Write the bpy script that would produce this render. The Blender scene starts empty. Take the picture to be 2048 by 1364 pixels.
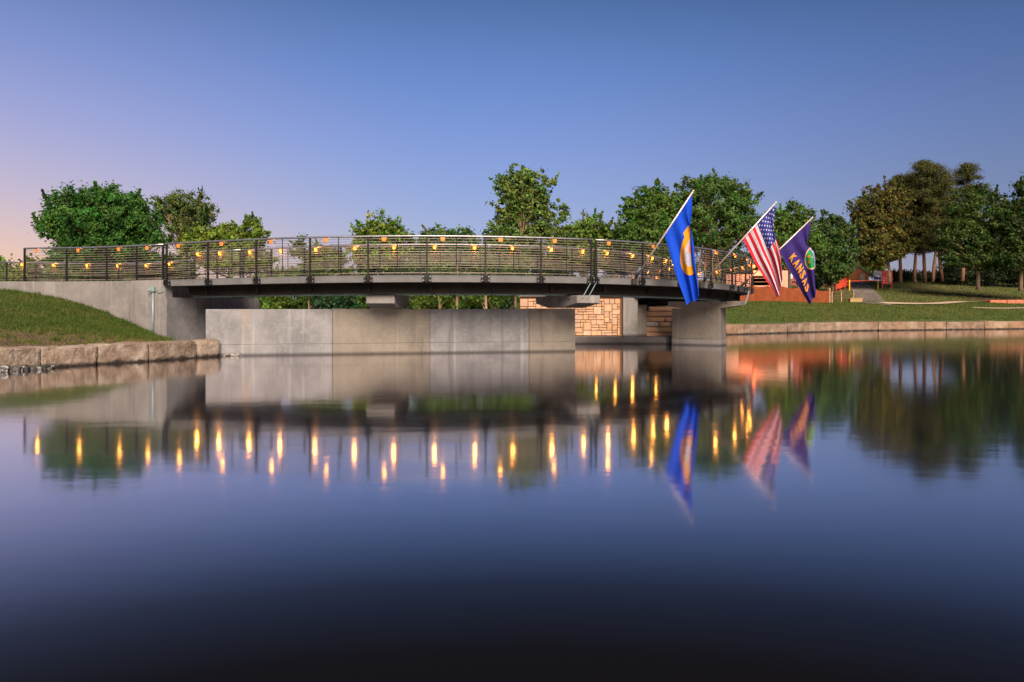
import bpy, bmesh, math, random
import numpy as np
from mathutils import Vector, noise as mnoise

# ------------------------------------------------------------------ camera, sky, light, exposure
FPX, CX, HY, HC = 1600.0, 1024.0, 615.0, 1.44      # focal length / principal column / horizon row (px), eye height (m)
sc = bpy.context.scene
COL = sc.collection
cam = bpy.data.cameras.new('camera')
camo = bpy.data.objects.new('camera', cam); COL.objects.link(camo)
camo.location = (0, 0, HC); camo.rotation_euler = (math.pi / 2, 0, 0)
cam.sensor_width = 36; cam.lens = 36 * FPX / 2048; cam.shift_y = -67 / 2048
cam.clip_start = 0.1; cam.clip_end = 3000
sc.camera = camo

SUN_AZ, SUN_EL = math.radians(-62), math.radians(1.5)
world = bpy.data.worlds.new('World'); sc.world = world; world.use_nodes = True
nt = world.node_tree
for n in list(nt.nodes): nt.nodes.remove(n)
def N(t, **kw):
    n = nt.nodes.new(t)
    for k, v in kw.items(): setattr(n, k, v)
    return n
L = lambda a, b: nt.links.new(a, b)
sky = N('ShaderNodeTexSky', sky_type='NISHITA', sun_disc=False)
sky.sun_elevation = SUN_EL; sky.sun_rotation = SUN_AZ
sky.ozone_density = 4; sky.dust_density = 0.6
bg1 = N('ShaderNodeBackground'); L(sky.outputs[0], bg1.inputs[0]); bg1.inputs[1].default_value = 0.02
tc = N('ShaderNodeTexCoord')
sep = N('ShaderNodeSeparateXYZ'); L(tc.outputs['Generated'], sep.inputs[0])
def math_(op, a, b=None, c=None):
    n = N('ShaderNodeMath', operation=op)
    for i, v in enumerate((a, b, c)):
        if v is None: continue
        if isinstance(v, (int, float)): n.inputs[i].default_value = v
        else: L(v, n.inputs[i])
    return n.outputs[0]
def lin(c):
    c = c / 255.0
    return c / 12.92 if c <= 0.04045 else ((c + 0.055) / 1.055) ** 2.4
def srgb(r, g, b): return (lin(r), lin(g), lin(b), 1)
ramp = N('ShaderNodeValToRGB'); L(sep.outputs[2], ramp.inputs[0])
stops = [(0.0, (186, 180, 198)), (0.05, (172, 175, 203)), (0.12, (148, 161, 206)), (0.20, (125, 145, 203)),
         (0.28, (101, 127, 188)), (0.36, (76, 102, 154)), (0.42, (57, 77, 120)), (0.52, (38, 51, 84)), (1.0, (18, 25, 46))]
el = ramp.color_ramp.elements
while len(el) < len(stops): el.new(0.5)
for e, (p, c) in zip(el, stops): e.position = p; e.color = srgb(*c)
sx, sy = math.sin(SUN_AZ), math.cos(SUN_AZ)
az = math_('ADD', math_('MULTIPLY', sep.outputs[0], sx), math_('MULTIPLY', sep.outputs[1], sy))   # +1 towards the afterglow
dark = N('ShaderNodeMapRange', interpolation_type='SMOOTHSTEP'); L(az, dark.inputs[0])
dark.inputs[1].default_value = -0.25; dark.inputs[2].default_value = 0.5; dark.inputs[3].default_value = 0.55; dark.inputs[4].default_value = 1.0
mulc = N('ShaderNodeMixRGB', blend_type='MULTIPLY'); mulc.inputs[0].default_value = 1.0
L(ramp.outputs[0], mulc.inputs[1]); L(dark.outputs[0], mulc.inputs[2])
warmA = N('ShaderNodeMapRange', interpolation_type='SMOOTHSTEP'); L(az, warmA.inputs[0])
warmA.inputs[1].default_value = 0.50; warmA.inputs[2].default_value = 1.02
warmE = math_('POWER', 2.718, math_('MULTIPLY', math_('MAXIMUM', sep.outputs[2], 0.0), -8.0))
warm = math_('MINIMUM', math_('MULTIPLY', warmA.outputs[0], warmE), 1.0)
mixw = N('ShaderNodeMixRGB'); L(warm, mixw.inputs[0]); L(mulc.outputs[0], mixw.inputs[1]); mixw.inputs[2].default_value = srgb(255, 182, 120)
bg2 = N('ShaderNodeBackground'); L(mixw.outputs[0], bg2.inputs[0]); bg2.inputs[1].default_value = 0.225
add = N('ShaderNodeAddShader'); L(bg1.outputs[0], add.inputs[0]); L(bg2.outputs[0], add.inputs[1])
outw = N('ShaderNodeOutputWorld'); L(add.outputs[0], outw.inputs[0])

sun = bpy.data.lights.new('sun', 'SUN'); suno = bpy.data.objects.new('sun', sun); COL.objects.link(suno)
sun.energy = 2.3; sun.angle = math.radians(38); sun.color = (1.0, 0.84, 0.66)
suno.rotation_euler = Vector((-0.10, 0.82, -0.55)).to_track_quat('-Z', 'Y').to_euler()   # soft dusk light from behind the camera
vs = sc.view_settings
vs.view_transform = 'Standard'; vs.look = 'None'; vs.exposure = 2.18; vs.gamma = 1; vs.use_curve_mapping = False
sc.cycles.use_denoising = True
sc.cycles.max_bounces = 6; sc.cycles.transparent_max_bounces = 8
sc.cycles.sample_clamp_indirect = 4.0

rng = np.random.default_rng(7); random.seed(7)

# ------------------------------------------------------------------ helpers
def px(x, y, Y): return Vector(((x - CX) / FPX * Y, Y, HC - (y - HY) / FPX * Y))
def sstep(a, b, x):
    t = np.clip((np.asarray(x, float) - a) / (b - a), 0, 1); return t * t * (3 - 2 * t)
def tag(o, label=None, cat=None, group=None, kind=None):
    if label: o['label'] = label
    if cat: o['category'] = cat
    if group: o['group'] = group
    if kind: o['kind'] = kind
    return o
def thing(name, label, cat, loc=(0, 0, 0), group=None):
    o = bpy.data.objects.new(name, None); COL.objects.link(o); o.location = loc; o.empty_display_size = 0.2
    return tag(o, label, cat, group)
def link(name, me, mat=None, parent=None, smooth=False):
    o = bpy.data.objects.new(name, me); COL.objects.link(o)
    if mat is not None and not me.materials: me.materials.append(mat)
    if parent is not None:
        o.parent = parent
        p = parent; off = Vector(p.location)
        while p.parent is not None: p = p.parent; off += Vector(p.location)
        o.location = -off                                  # meshes are written in world metres
    if smooth: me.polygons.foreach_set('use_smooth', [True] * len(me.polygons))
    return o
def mesh(name, verts, faces):
    me = bpy.data.meshes.new(name); me.from_pydata([tuple(v) for v in verts], [], faces); me.update(); return me
class MB:
    def __init__(s): s.v = []; s.f = []
    def add(s, vs, fs):
        k = len(s.v); s.v += [tuple(v) for v in vs]; s.f += [tuple(i + k for i in f) for f in fs]; return s
    def hexa(s, b, t):                                     # 4 bottom + 4 top corners, counter-clockwise from above
        return s.add(list(b) + list(t), [(3, 2, 1, 0), (4, 5, 6, 7), (0, 1, 5, 4), (1, 2, 6, 5), (2, 3, 7, 6), (3, 0, 4, 7)])
    def box(s, c, d, ax=(1, 0), ch=0.0):
        c = Vector(c); u = Vector((ax[0], ax[1], 0)).normalized(); w = Vector((-u.y, u.x, 0)); z = Vector((0, 0, 1))
        hx, hy, hz = d[0] / 2, d[1] / 2, d[2] / 2
        if ch <= 0:
            q = [(-hx, -hy), (hx, -hy), (hx, hy), (-hx, hy)]
            return s.hexa([c + u * a + w * b - z * hz for a, b in q], [c + u * a + w * b + z * hz for a, b in q])
        def ring(h, k):
            q = [(-hx + k, -hy), (hx - k, -hy), (hx, -hy + k), (hx, hy - k), (hx - k, hy), (-hx + k, hy), (-hx, hy - k), (-hx, -hy + k)]
            return [c + u * a + w * b + z * h for a, b in q]
        def ring2(h):
            q = [(-hx + 2 * ch, -hy + ch), (hx - 2 * ch, -hy + ch), (hx - ch, -hy + 2 * ch), (hx - ch, hy - 2 * ch), (hx - 2 * ch, hy - ch), (-hx + 2 * ch, hy - ch), (-hx + ch, hy - 2 * ch), (-hx + ch, -hy + 2 * ch)]
            return [c + u * a + w * b + z * h for a, b in q]
        rings = [ring2(-hz), ring(-hz + ch, ch), ring(hz - ch, ch), ring2(hz)]
        v = sum(rings, []); f = []
        for r in range(3):
            for i in range(8):
                j = (i + 1) % 8; f.append((r * 8 + i, r * 8 + j, r * 8 + 8 + j, r * 8 + 8 + i))
        f.append(tuple(range(7, -1, -1))); f.append(tuple(range(24, 32)))
        return s.add(v, f)
    def tube(s, pts, r, n=6, caps=True):
        pts = [Vector(p) for p in pts]; rr = r if isinstance(r, (list, tuple)) else [r] * len(pts)
        rings = []; ref = None
        for i, p in enumerate(pts):
            t = (pts[min(i + 1, len(pts) - 1)] - pts[max(i - 1, 0)]).normalized()
            if ref is None: ref = Vector((0, 0, 1)) if abs(t.z) < 0.9 else Vector((1, 0, 0))
            a = t.cross(ref).normalized(); b = a.cross(t).normalized(); ref = b
            rings.append([p + (a * math.cos(2 * math.pi * k / n) + b * math.sin(2 * math.pi * k / n)) * rr[i] for k in range(n)])
        v = sum(rings, []); f = []
        for i in range(len(pts) - 1):
            for k in range(n):
                j = (k + 1) % n; f.append((i * n + k, i * n + j, (i + 1) * n + j, (i + 1) * n + k))
        if caps: f += [tuple(range(n - 1, -1, -1)), tuple(range((len(pts) - 1) * n, len(pts) * n))]
        return s.add(v, f)
    def sphere(s, c, r, n=8, m=6, sz=1.0):
        c = Vector(c); v = [c + Vector((0, 0, -r * sz))]
        for j in range(1, m):
            a = -math.pi / 2 + math.pi * j / m
            v += [c + Vector((r * math.cos(a) * math.cos(2 * math.pi * k / n), r * math.cos(a) * math.sin(2 * math.pi * k / n), r * sz * math.sin(a))) for k in range(n)]
        v.append(c + Vector((0, 0, r * sz))); f = []
        for k in range(n): f.append((0, 1 + (k + 1) % n, 1 + k))
        for j in range(m - 2):
            for k in range(n):
                a = 1 + j * n; f.append((a + k, a + (k + 1) % n, a + n + (k + 1) % n, a + n + k))
        a = 1 + (m - 2) * n; t = len(v) - 1
        for k in range(n): f.append((a + k, a + (k + 1) % n, t))
        return s.add(v, f)
    def mesh(s, name): return mesh(name, s.v, s.f)
    def build(s, name, mat, parent=None, smooth=False): return link(name, s.mesh(name), mat, parent, smooth)

# ------------------------------------------------------------------ materials
MATS = {}
def material(name, c1, c2=None, rough=0.8, scale=2.0, detail=6.0, stretch=(1, 1, 1), bump=0.0, bscale=30.0, spec=0.3,
             metal=0.0, piece=0.0, c3=None, scale3=0.5, coords='pos', wet=False, attr=None, transl=0.0, emit=None):
    m = bpy.data.materials.new(name); m.use_nodes = True; MATS[name] = m
    t = m.node_tree; b = t.nodes['Principled BSDF']; out = t.nodes['Material Output']
    def nn(ty, **kw):
        n = t.nodes.new(ty)
        for k, v in kw.items(): setattr(n, k, v)
        return n
    lk = t.links.new
    b.inputs['Roughness'].default_value = rough; b.inputs['Specular IOR Level'].default_value = spec; b.inputs['Metallic'].default_value = metal
    if emit:
        b.inputs['Base Color'].default_value = (*c1, 1); b.inputs['Emission Color'].default_value = (*emit[0], 1); b.inputs['Emission Strength'].default_value = emit[1]
        return m
    geo = nn('ShaderNodeNewGeometry'); mp = nn('ShaderNodeMapping'); lk(geo.outputs['Position'], mp.inputs[0]); mp.inputs['Scale'].default_value = stretch
    cur = None
    if c2 is not None:
        no = nn('ShaderNodeTexNoise'); lk(mp.outputs[0], no.inputs[0]); no.inputs['Scale'].default_value = scale; no.inputs['Detail'].default_value = detail
        mr = nn('ShaderNodeMapRange'); lk(no.outputs[0], mr.inputs[0]); mr.inputs[1].default_value = 0.35; mr.inputs[2].default_value = 0.65
        mx = nn('ShaderNodeMixRGB'); lk(mr.outputs[0], mx.inputs[0]); mx.inputs[1].default_value = (*c1, 1); mx.inputs[2].default_value = (*c2, 1); cur = mx.outputs[0]
    else:
        rgb = nn('ShaderNodeRGB'); rgb.outputs[0].default_value = (*c1, 1); cur = rgb.outputs[0]
    if c3 is not None:
        no = nn('ShaderNodeTexNoise'); lk(geo.outputs['Position'], no.inputs[0]); no.inputs['Scale'].default_value = scale3; no.inputs['Detail'].default_value = 8
        mr = nn('ShaderNodeMapRange'); lk(no.outputs[0], mr.inputs[0]); mr.inputs[1].default_value = 0.48; mr.inputs[2].default_value = 0.7
        mx = nn('ShaderNodeMixRGB'); lk(mr.outputs[0], mx.inputs[0]); lk(cur, mx.inputs[1]); mx.inputs[2].default_value = (*c3, 1); cur = mx.outputs[0]
    if piece > 0:
        oi = nn('ShaderNodeObjectInfo'); hs = nn('ShaderNodeHueSaturation'); lk(cur, hs.inputs['Color'])
        mr = nn('ShaderNodeMapRange'); lk(oi.outputs['Random'], mr.inputs[0]); mr.inputs[3].default_value = 1 - piece; mr.inputs[4].default_value = 1 + piece
        lk(mr.outputs[0], hs.inputs['Value'])
        m2 = nn('ShaderNodeMath', operation='MULTIPLY'); lk(oi.outputs['Random'], m2.inputs[0]); m2.inputs[1].default_value = 7.31
        m3 = nn('ShaderNodeMath', operation='FRACT'); lk(m2.outputs[0], m3.inputs[0])
        m4 = nn('ShaderNodeMapRange'); lk(m3.outputs[0], m4.inputs[0]); m4.inputs[3].default_value = 1 - piece; m4.inputs[4].default_value = 1 + piece * 0.5
        lk(m4.outputs[0], hs.inputs['Saturation']); cur = hs.outputs[0]
    if attr:
        at = nn('ShaderNodeAttribute', attribute_name=attr); mx = nn('ShaderNodeMixRGB', blend_type='MULTIPLY'); mx.inputs[0].default_value = 1
        lk(cur, mx.inputs[1]); lk(at.outputs['Color'], mx.inputs[2]); cur = mx.outputs[0]
    if wet:
        sp = nn('ShaderNodeSeparateXYZ'); lk(geo.outputs['Position'], sp.inputs[0]); wn_ = nn('ShaderNodeTexNoise'); lk(geo.outputs['Position'], wn_.inputs[0]); wn_.inputs['Scale'].default_value = 5
        wa = nn('ShaderNodeMath', operation='MULTIPLY_ADD'); lk(wn_.outputs[0], wa.inputs[0]); wa.inputs[1].default_value = 0.16; lk(sp.outputs[2], wa.inputs[2])
        wr_ = nn('ShaderNodeMapRange'); lk(wa.outputs[0], wr_.inputs[0]); wr_.inputs[1].default_value = 0.19; wr_.inputs[2].default_value = 0.11
        mx = nn('ShaderNodeMixRGB'); lk(wr_.outputs[0], mx.inputs[0]); lk(cur, mx.inputs[1]); mx.inputs[2].default_value = (0.018, 0.014, 0.012, 1); cur = mx.outputs[0]
    lk(cur, b.inputs['Base Color'])
    if bump > 0:
        no = nn('ShaderNodeTexNoise'); lk(mp.outputs[0], no.inputs[0]); no.inputs['Scale'].default_value = bscale; no.inputs['Detail'].default_value = 6
        bp = nn('ShaderNodeBump'); lk(no.outputs[0], bp.inputs['Height']); bp.inputs['Strength'].default_value = bump; bp.inputs['Distance'].default_value = 0.03
        lk(bp.outputs[0], b.inputs['Normal'])
    if transl > 0:
        tr = nn('ShaderNodeBsdfTranslucent'); lk(cur, tr.inputs[0]); ms = nn('ShaderNodeMixShader'); ms.inputs[0].default_value = transl
        lk(b.outputs[0], ms.inputs[1]); lk(tr.outputs[0], ms.inputs[2]); lk(ms.outputs[0], out.inputs[0])
    return m
M = material
def concrete_mat(name, base, dark, pale, contrast=1.0, rust=False):
    """cast concrete: blotches, formwork clouds, pale runs down the face, tie marks and a damp line at the water"""
    m = bpy.data.materials.new(name); m.use_nodes = True; MATS[name] = m; t = m.node_tree; b = t.nodes['Principled BSDF']; lk = t.links.new
    b.inputs['Roughness'].default_value = 0.85; b.inputs['Specular IOR Level'].default_value = 0.25
    geo = t.nodes.new('ShaderNodeNewGeometry')
    def noise(scale, st, lo, hi, detail=8, dist=0.0):
        mp = t.nodes.new('ShaderNodeMapping'); lk(geo.outputs['Position'], mp.inputs[0]); mp.inputs['Scale'].default_value = st
        n = t.nodes.new('ShaderNodeTexNoise'); lk(mp.outputs[0], n.inputs[0]); n.inputs['Scale'].default_value = scale; n.inputs['Detail'].default_value = detail; n.inputs['Distortion'].default_value = dist
        r = t.nodes.new('ShaderNodeMapRange'); lk(n.outputs[0], r.inputs[0]); r.inputs[1].default_value = lo; r.inputs[2].default_value = hi; return r.outputs[0], n.outputs[0]
    def mix(f, a, c, k=1.0):
        x = t.nodes.new('ShaderNodeMixRGB'); mm = t.nodes.new('ShaderNodeMath'); mm.operation = 'MULTIPLY'; lk(f, mm.inputs[0]); mm.inputs[1].default_value = k; lk(mm.outputs[0], x.inputs[0])
        if isinstance(a, tuple): x.inputs[1].default_value = (*a, 1)
        else: lk(a, x.inputs[1])
        x.inputs[2].default_value = (*c, 1); return x.outputs[0]
    f1, _ = noise(1.1, (1, 1, 0.9), 0.38, 0.62, 9, 0.6); c = mix(f1, base, dark, 0.8 * contrast)
    f2, _ = noise(3.4, (1, 1, 1), 0.50, 0.62, 4, 1.6); c = mix(f2, c, pale, 0.22 * contrast)
    f3, _ = noise(2.6, (1.6, 1.6, 0.10), 0.58, 0.72, 6); c = mix(f3, c, pale, 0.75 * contrast)
    f4, _ = noise(3.1, (1.4, 1.4, 0.12), 0.60, 0.74, 6); c = mix(f4, c, tuple(x * 0.6 for x in dark), 0.55 * contrast)
    f5, fine = noise(26, (1, 1, 1), 0.35, 0.7, 5); c = mix(f5, c, tuple(x * 0.7 for x in dark), 0.30)
    sp = t.nodes.new('ShaderNodeSeparateXYZ'); lk(geo.outputs['Position'], sp.inputs[0])
    wl = t.nodes.new('ShaderNodeMapRange'); lk(sp.outputs[2], wl.inputs[0]); wl.inputs[1].default_value = 0.10; wl.inputs[2].default_value = 0.02; c = mix(wl.outputs[0], c, tuple(x * 0.25 for x in dark), 0.8)
    if rust:
        rx = t.nodes.new('ShaderNodeMath'); rx.operation = 'SUBTRACT'; lk(sp.outputs[0], rx.inputs[0]); rx.inputs[1].default_value = -7.95
        ra = t.nodes.new('ShaderNodeMath'); ra.operation = 'ABSOLUTE'; lk(rx.outputs[0], ra.inputs[0]); rr = t.nodes.new('ShaderNodeMapRange'); lk(ra.outputs[0], rr.inputs[0]); rr.inputs[1].default_value = 0.13; rr.inputs[2].default_value = 0.0
        rz = t.nodes.new('ShaderNodeMapRange'); lk(sp.outputs[2], rz.inputs[0]); rz.inputs[1].default_value = 0.35; rz.inputs[2].default_value = 1.5
        rm = t.nodes.new('ShaderNodeMath'); rm.operation = 'MULTIPLY'; lk(rr.outputs[0], rm.inputs[0]); lk(rz.outputs[0], rm.inputs[1]); c = mix(rm.outputs[0], c, (0.24, 0.14, 0.07), 0.45)
    lk(c, b.inputs['Base Color'])
    bp = t.nodes.new('ShaderNodeBump'); lk(fine, bp.inputs['Height']); bp.inputs['Strength'].default_value = 0.35; bp.inputs['Distance'].default_value = 0.02; lk(bp.outputs[0], b.inputs['Normal'])
    return m
concrete = concrete_mat('concrete', (0.178, 0.163, 0.160), (0.120, 0.110, 0.111), (0.235, 0.218, 0.215), 1.0)
concrete_blue = concrete_mat('concrete_mottled', (0.178, 0.170, 0.180), (0.115, 0.112, 0.122), (0.25, 0.242, 0.25), 1.1, True)
concrete_tan = concrete_mat('concrete_tan', (0.162, 0.140, 0.122), (0.118, 0.102, 0.09), (0.205, 0.182, 0.165), 1.0)
deck_conc = M('deck_concrete', (0.10, 0.097, 0.102), (0.08, 0.078, 0.082), 0.75, 3, 6, bump=0.15)
steel = M('dark_steel', (0.007, 0.0065, 0.0065), (0.014, 0.010, 0.008), 0.8, 3, 5, spec=0.08)
paint_black = M('black_paint', (0.009, 0.009, 0.010), None, 0.55, spec=0.2)
stainless = M('brushed_handrail', (0.30, 0.295, 0.32), (0.24, 0.235, 0.26), 0.42, 8, metal=0.85)
rodmat = M('steel_rod', (0.19, 0.155, 0.14), None, 0.45, metal=0.3, spec=0.35)
bolt = M('bolt_zinc', (0.45, 0.45, 0.47), None, 0.4, metal=0.8)
limestone = M('buff_limestone', (0.38, 0.222, 0.135), (0.29, 0.165, 0.10), 0.9, 5, 7, bump=0.5, bscale=18, piece=0.14)
mortar = M('mortar', (0.16, 0.075, 0.035), (0.12, 0.055, 0.03), 0.95, 12)
bankstone = M('bank_limestone', (0.20, 0.142, 0.105), (0.12, 0.083, 0.062), 0.92, 4, 9, bump=0.9, bscale=14, piece=0.12, c3=(0.25, 0.20, 0.165), scale3=2.6, wet=True)
bankstone_far = M('far_bank_limestone', (0.20, 0.125, 0.083), (0.12, 0.075, 0.05), 0.92, 2.5, 9, bump=0.8, bscale=7, piece=0.2, c3=(0.22, 0.165, 0.13), scale3=1.5, wet=True)
wetrock = M('wet_rock', (0.035, 0.033, 0.034), (0.07, 0.065, 0.06), 0.35, 8, piece=0.3, spec=0.5)
galv = M('galvanised_conduit', (0.20, 0.27, 0.29), (0.16, 0.22, 0.24), 0.5, 10, metal=0.3)
wood = M('weathered_wood', (0.36, 0.21, 0.12), (0.24, 0.14, 0.08), 0.9, 6)
bark = M('bark', (0.10, 0.065, 0.042), (0.055, 0.038, 0.026), 0.95, 9, stretch=(1, 1, 0.25), bump=0.6, bscale=14)
barkpale = M('pale_bark', (0.26, 0.17, 0.11), (0.17, 0.11, 0.075), 0.95, 9, stretch=(1, 1, 0.25), bump=0.5, bscale=14)
pinebark = M('pine_bark', (0.19, 0.095, 0.055), (0.12, 0.06, 0.035), 0.95, 9, stretch=(1, 1, 0.25), bump=0.6, bscale=14)
bulbmat = M('lit_bulb', (1, 0.6, 0.2), emit=((1.0, 0.085, 0.004), 2.6))
halo_orange = M('lamp_halo_orange', (0.75, 0.24, 0.03), None, 0.5, spec=0.3)  # orange glow of the lamps put into the housing and disc colour
asphalt = M('asphalt', (0.13, 0.105, 0.105), (0.10, 0.082, 0.08), 0.9, 3, c3=(0.155, 0.13, 0.125), scale3=0.4)
trailmat = M('trail_concrete', (0.36, 0.27, 0.20), None, 0.9)
soil = M('bare_soil', (0.085, 0.048, 0.034), (0.05, 0.03, 0.022), 0.95, 5, bump=0.6, bscale=20)
leafm = M('leaf', (1, 1, 1), None, 0.6, attr='tint', transl=0.32, spec=0.25)
needlem = M('needle', (1, 1, 1), None, 0.65, attr='tint', transl=0.15, spec=0.2)
grassm = M('grass_blade', (1, 1, 1), None, 0.7, attr='tint', transl=0.3, spec=0.2)
turf = M('turf', (0.050, 0.075, 0.016), (0.032, 0.055, 0.010), 0.95, 1.3, 9, bump=0.6, bscale=9, c3=(0.085, 0.075, 0.022), scale3=0.12)

# water: still pond - bright-to-black fade shaped into the reflectance, steeper than real water's
wm = bpy.data.materials.new('pond_water'); wm.use_nodes = True; t = wm.node_tree; t.nodes.remove(t.nodes['Principled BSDF'])
gl = t.nodes.new('ShaderNodeBsdfGlossy'); gl.inputs['Color'].default_value = (0.96, 0.93, 0.95, 1); gl.inputs['Roughness'].default_value = 0.075
df = t.nodes.new('ShaderNodeBsdfDiffuse'); df.inputs['Color'].default_value = (0.004, 0.0035, 0.0035, 1)
fr = t.nodes.new('ShaderNodeFresnel'); fr.inputs['IOR'].default_value = 1.333
rp_ = t.nodes.new('ShaderNodeValToRGB'); e_ = rp_.color_ramp.elements
wst = [(0.10, 0.02), (0.145, 0.11), (0.18, 0.25), (0.235, 0.45), (0.30, 0.64), (0.42, 0.82), (0.60, 0.93), (1.0, 1.0)]
while len(e_) < len(wst): e_.new(0.5)
for q, (p, v) in zip(e_, wst): q.position = p; q.color = (v, v, v, 1)
mx = t.nodes.new('ShaderNodeMixShader')
geo = t.nodes.new('ShaderNodeNewGeometry'); mp = t.nodes.new('ShaderNodeMapping'); mp.inputs['Scale'].default_value = (0.5, 1.0, 1)
no = t.nodes.new('ShaderNodeTexNoise'); no.inputs['Scale'].default_value = 2.2; no.inputs['Detail'].default_value = 3
bp = t.nodes.new('ShaderNodeBump'); bp.inputs['Strength'].default_value = 0.05; bp.inputs['Distance'].default_value = 0.03
t.links.new(geo.outputs['Position'], mp.inputs[0]); t.links.new(mp.outputs[0], no.inputs[0]); t.links.new(no.outputs[0], bp.inputs['Height']); t.links.new(bp.outputs[0], gl.inputs['Normal'])
t.links.new(fr.outputs[0], rp_.inputs[0]); t.links.new(rp_.outputs[0], mx.inputs[0]); t.links.new(df.outputs[0], mx.inputs[1]); t.links.new(gl.outputs[0], mx.inputs[2]); t.links.new(mx.outputs[0], t.nodes['Material Output'].inputs[0])

# ------------------------------------------------------------------ plan of the curved bridge
CEN = (-3.0, 36.5); RAD = 13.3; TH0 = math.radians(-19.3)
P0 = (CEN[0] + RAD * math.sin(TH0), CEN[1] - RAD * math.cos(TH0))
S_END = 36.5
ZT = [(-26, 2.34), (-10, 2.335), (-6.6, 2.285), (-3.8, 2.315), (0, 2.36), (5, 2.385), (10, 2.38), (15, 2.31), (18.6, 2.245), (24, 2.18), (30, 2.13), (37, 2.0), (46, 1.9)]
def deckz(s):
    d = 1.2
    return sum(float(np.interp(s + k * d / 3, [a for a, _ in ZT], [b for _, b in ZT])) for k in (-3, -2, -1, 0, 1, 2, 3)) / 7
def bp_(s, off=0.0, dz=0.0):
    if s >= 0:
        th = TH0 + s / RAD; x = CEN[0] + (RAD - off) * math.sin(th); y = CEN[1] - (RAD - off) * math.cos(th)
    else:
        x = P0[0] + s * math.cos(TH0) - off * math.sin(TH0); y = P0[1] + s * math.sin(TH0) + off * math.cos(TH0)
    return Vector((x, y, deckz(s) + dz))
_S = np.linspace(-26, S_END, 6000)
_cache = {}
def s_px(x, off=0.0, back=False):
    if off not in _cache:
        p = [bp_(s, off) for s in _S]; _cache[off] = np.array([CX + FPX * q.x / q.y for q in p])
    X = _cache[off]; k = int(np.argmax(X[_S > 0])) + int((_S <= 0).sum())
    if back: seg = slice(k, None); xs = X[seg][::-1]; ss = _S[seg][::-1]
    else: seg = slice(0, k + 1); xs = X[seg]; ss = _S[seg]
    j = int(np.argmin(np.abs(xs - x))); return float(ss[j])
def srange(s0, s1, step=0.45):
    n = max(2, int(abs(s1 - s0) / step) + 1); return [s0 + (s1 - s0) * i / (n - 1) for i in range(n)]
def sweep(mb, prof, s0, s1, step=0.45):
    ss = srange(s0, s1, step); n = len(prof); v = []
    for s in ss: v += [bp_(s, o, z) for o, z in prof]
    f = []
    for i in range(len(ss) - 1):
        for k in range(n):
            j = (k + 1) % n; f.append((i * n + k, (i + 1) * n + k, (i + 1) * n + j, i * n + j))
    f += [tuple(range(n)), tuple(range(len(ss) * n - 1, (len(ss) - 1) * n - 1, -1))]
    return mb.add(v, f)

# ------------------------------------------------------------------ setting: water and ground
w = MB(); w.add([(-400, -60, 0), (400, -60, 0), (400, 120, 0), (-400, 120, 0)], [(0, 1, 2, 3)])
tag(w.build('pond_water', wm), kind='structure')

SH = [(-200, 78), (-31, 33.8), (-20, 29.7), (-10.8, 26.6), (-9.4, 30.2), (-4, 40), (0.2, 42.2), (6.6, 42.2), (9.6, 42.9), (11.0, 42.6), (20.7, 49.6), (34, 54.2), (60, 60), (200, 75), (600, 90)]
def shore(X): return np.interp(X, [a for a, _ in SH], [b for _, b in SH])
def ground_z(X, s):
    X = np.asarray(X, float); s = np.asarray(s, float)
    edge = np.interp(X, [-12, -11, -9, -8, -0.5, 0.5, 6.3, 6.7, 9.2, 10.4], [2.12, 2.1, 1.7, 0.35, 0.35, 1.95, 1.95, 1.25, 1.1, 0.45])
    base = np.where(X < -9, 2.15, np.where(X < 9, 1.75, 1.80))
    z = edge + (base - edge) * sstep(0, 12.5, s)
    A = np.interp(X, [-40, 0, 12, 20, 100], [0.5, 0.6, 1.6, 3.2, 3.6])
    Yv = shore(X) + s; mid = 0.30 + 1.4 * sstep(44, 58, Yv)
    lf = np.where(X < -4, sstep(0.285, 0.335, -X / Yv), np.where(X < 0, 0.0, 1.0)); lf = np.where((X >= -4) & (X < 0.2), sstep(-0.6, 0.2, X), lf)
    z = z * lf + mid * (1 - lf)
    z = z + A * sstep(10, 56, s) + 0.05 * np.sin(X * 0.7) * np.cos(s * 0.5) * sstep(1, 5, s) * (1 - sstep(10, 20, s))
    return z
def gz(x, y): return float(ground_z(x, max(0.0, y - float(shore(x)))))
Xs = np.concatenate([np.linspace(-600, -60, 12), np.linspace(-55, -14, 26), np.linspace(-13, 12, 76), np.linspace(13, 70, 72), np.linspace(75, 700, 16)])
Ss = np.concatenate([np.linspace(0, 16, 41), np.linspace(17, 60, 36), np.array([70, 85, 110, 150, 250, 500, 1000])])
gv = []; gf = []
for X in Xs:
    y0 = float(shore(X)); gv.append((X, y0 - 0.02, -1.0))
    zz = ground_z(np.full(len(Ss), X), Ss)
    for sdist, z in zip(Ss, zz): gv.append((X, y0 + sdist, float(z)))
nS = len(Ss) + 1
for i in range(len(Xs) - 1):
    for j in range(nS - 1):
        a = i * nS + j; gf.append((a, a + nS, a + nS + 1, a + 1))
tag(link('ground', mesh('ground', gv, gf), turf, smooth=True), kind='structure')

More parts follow.
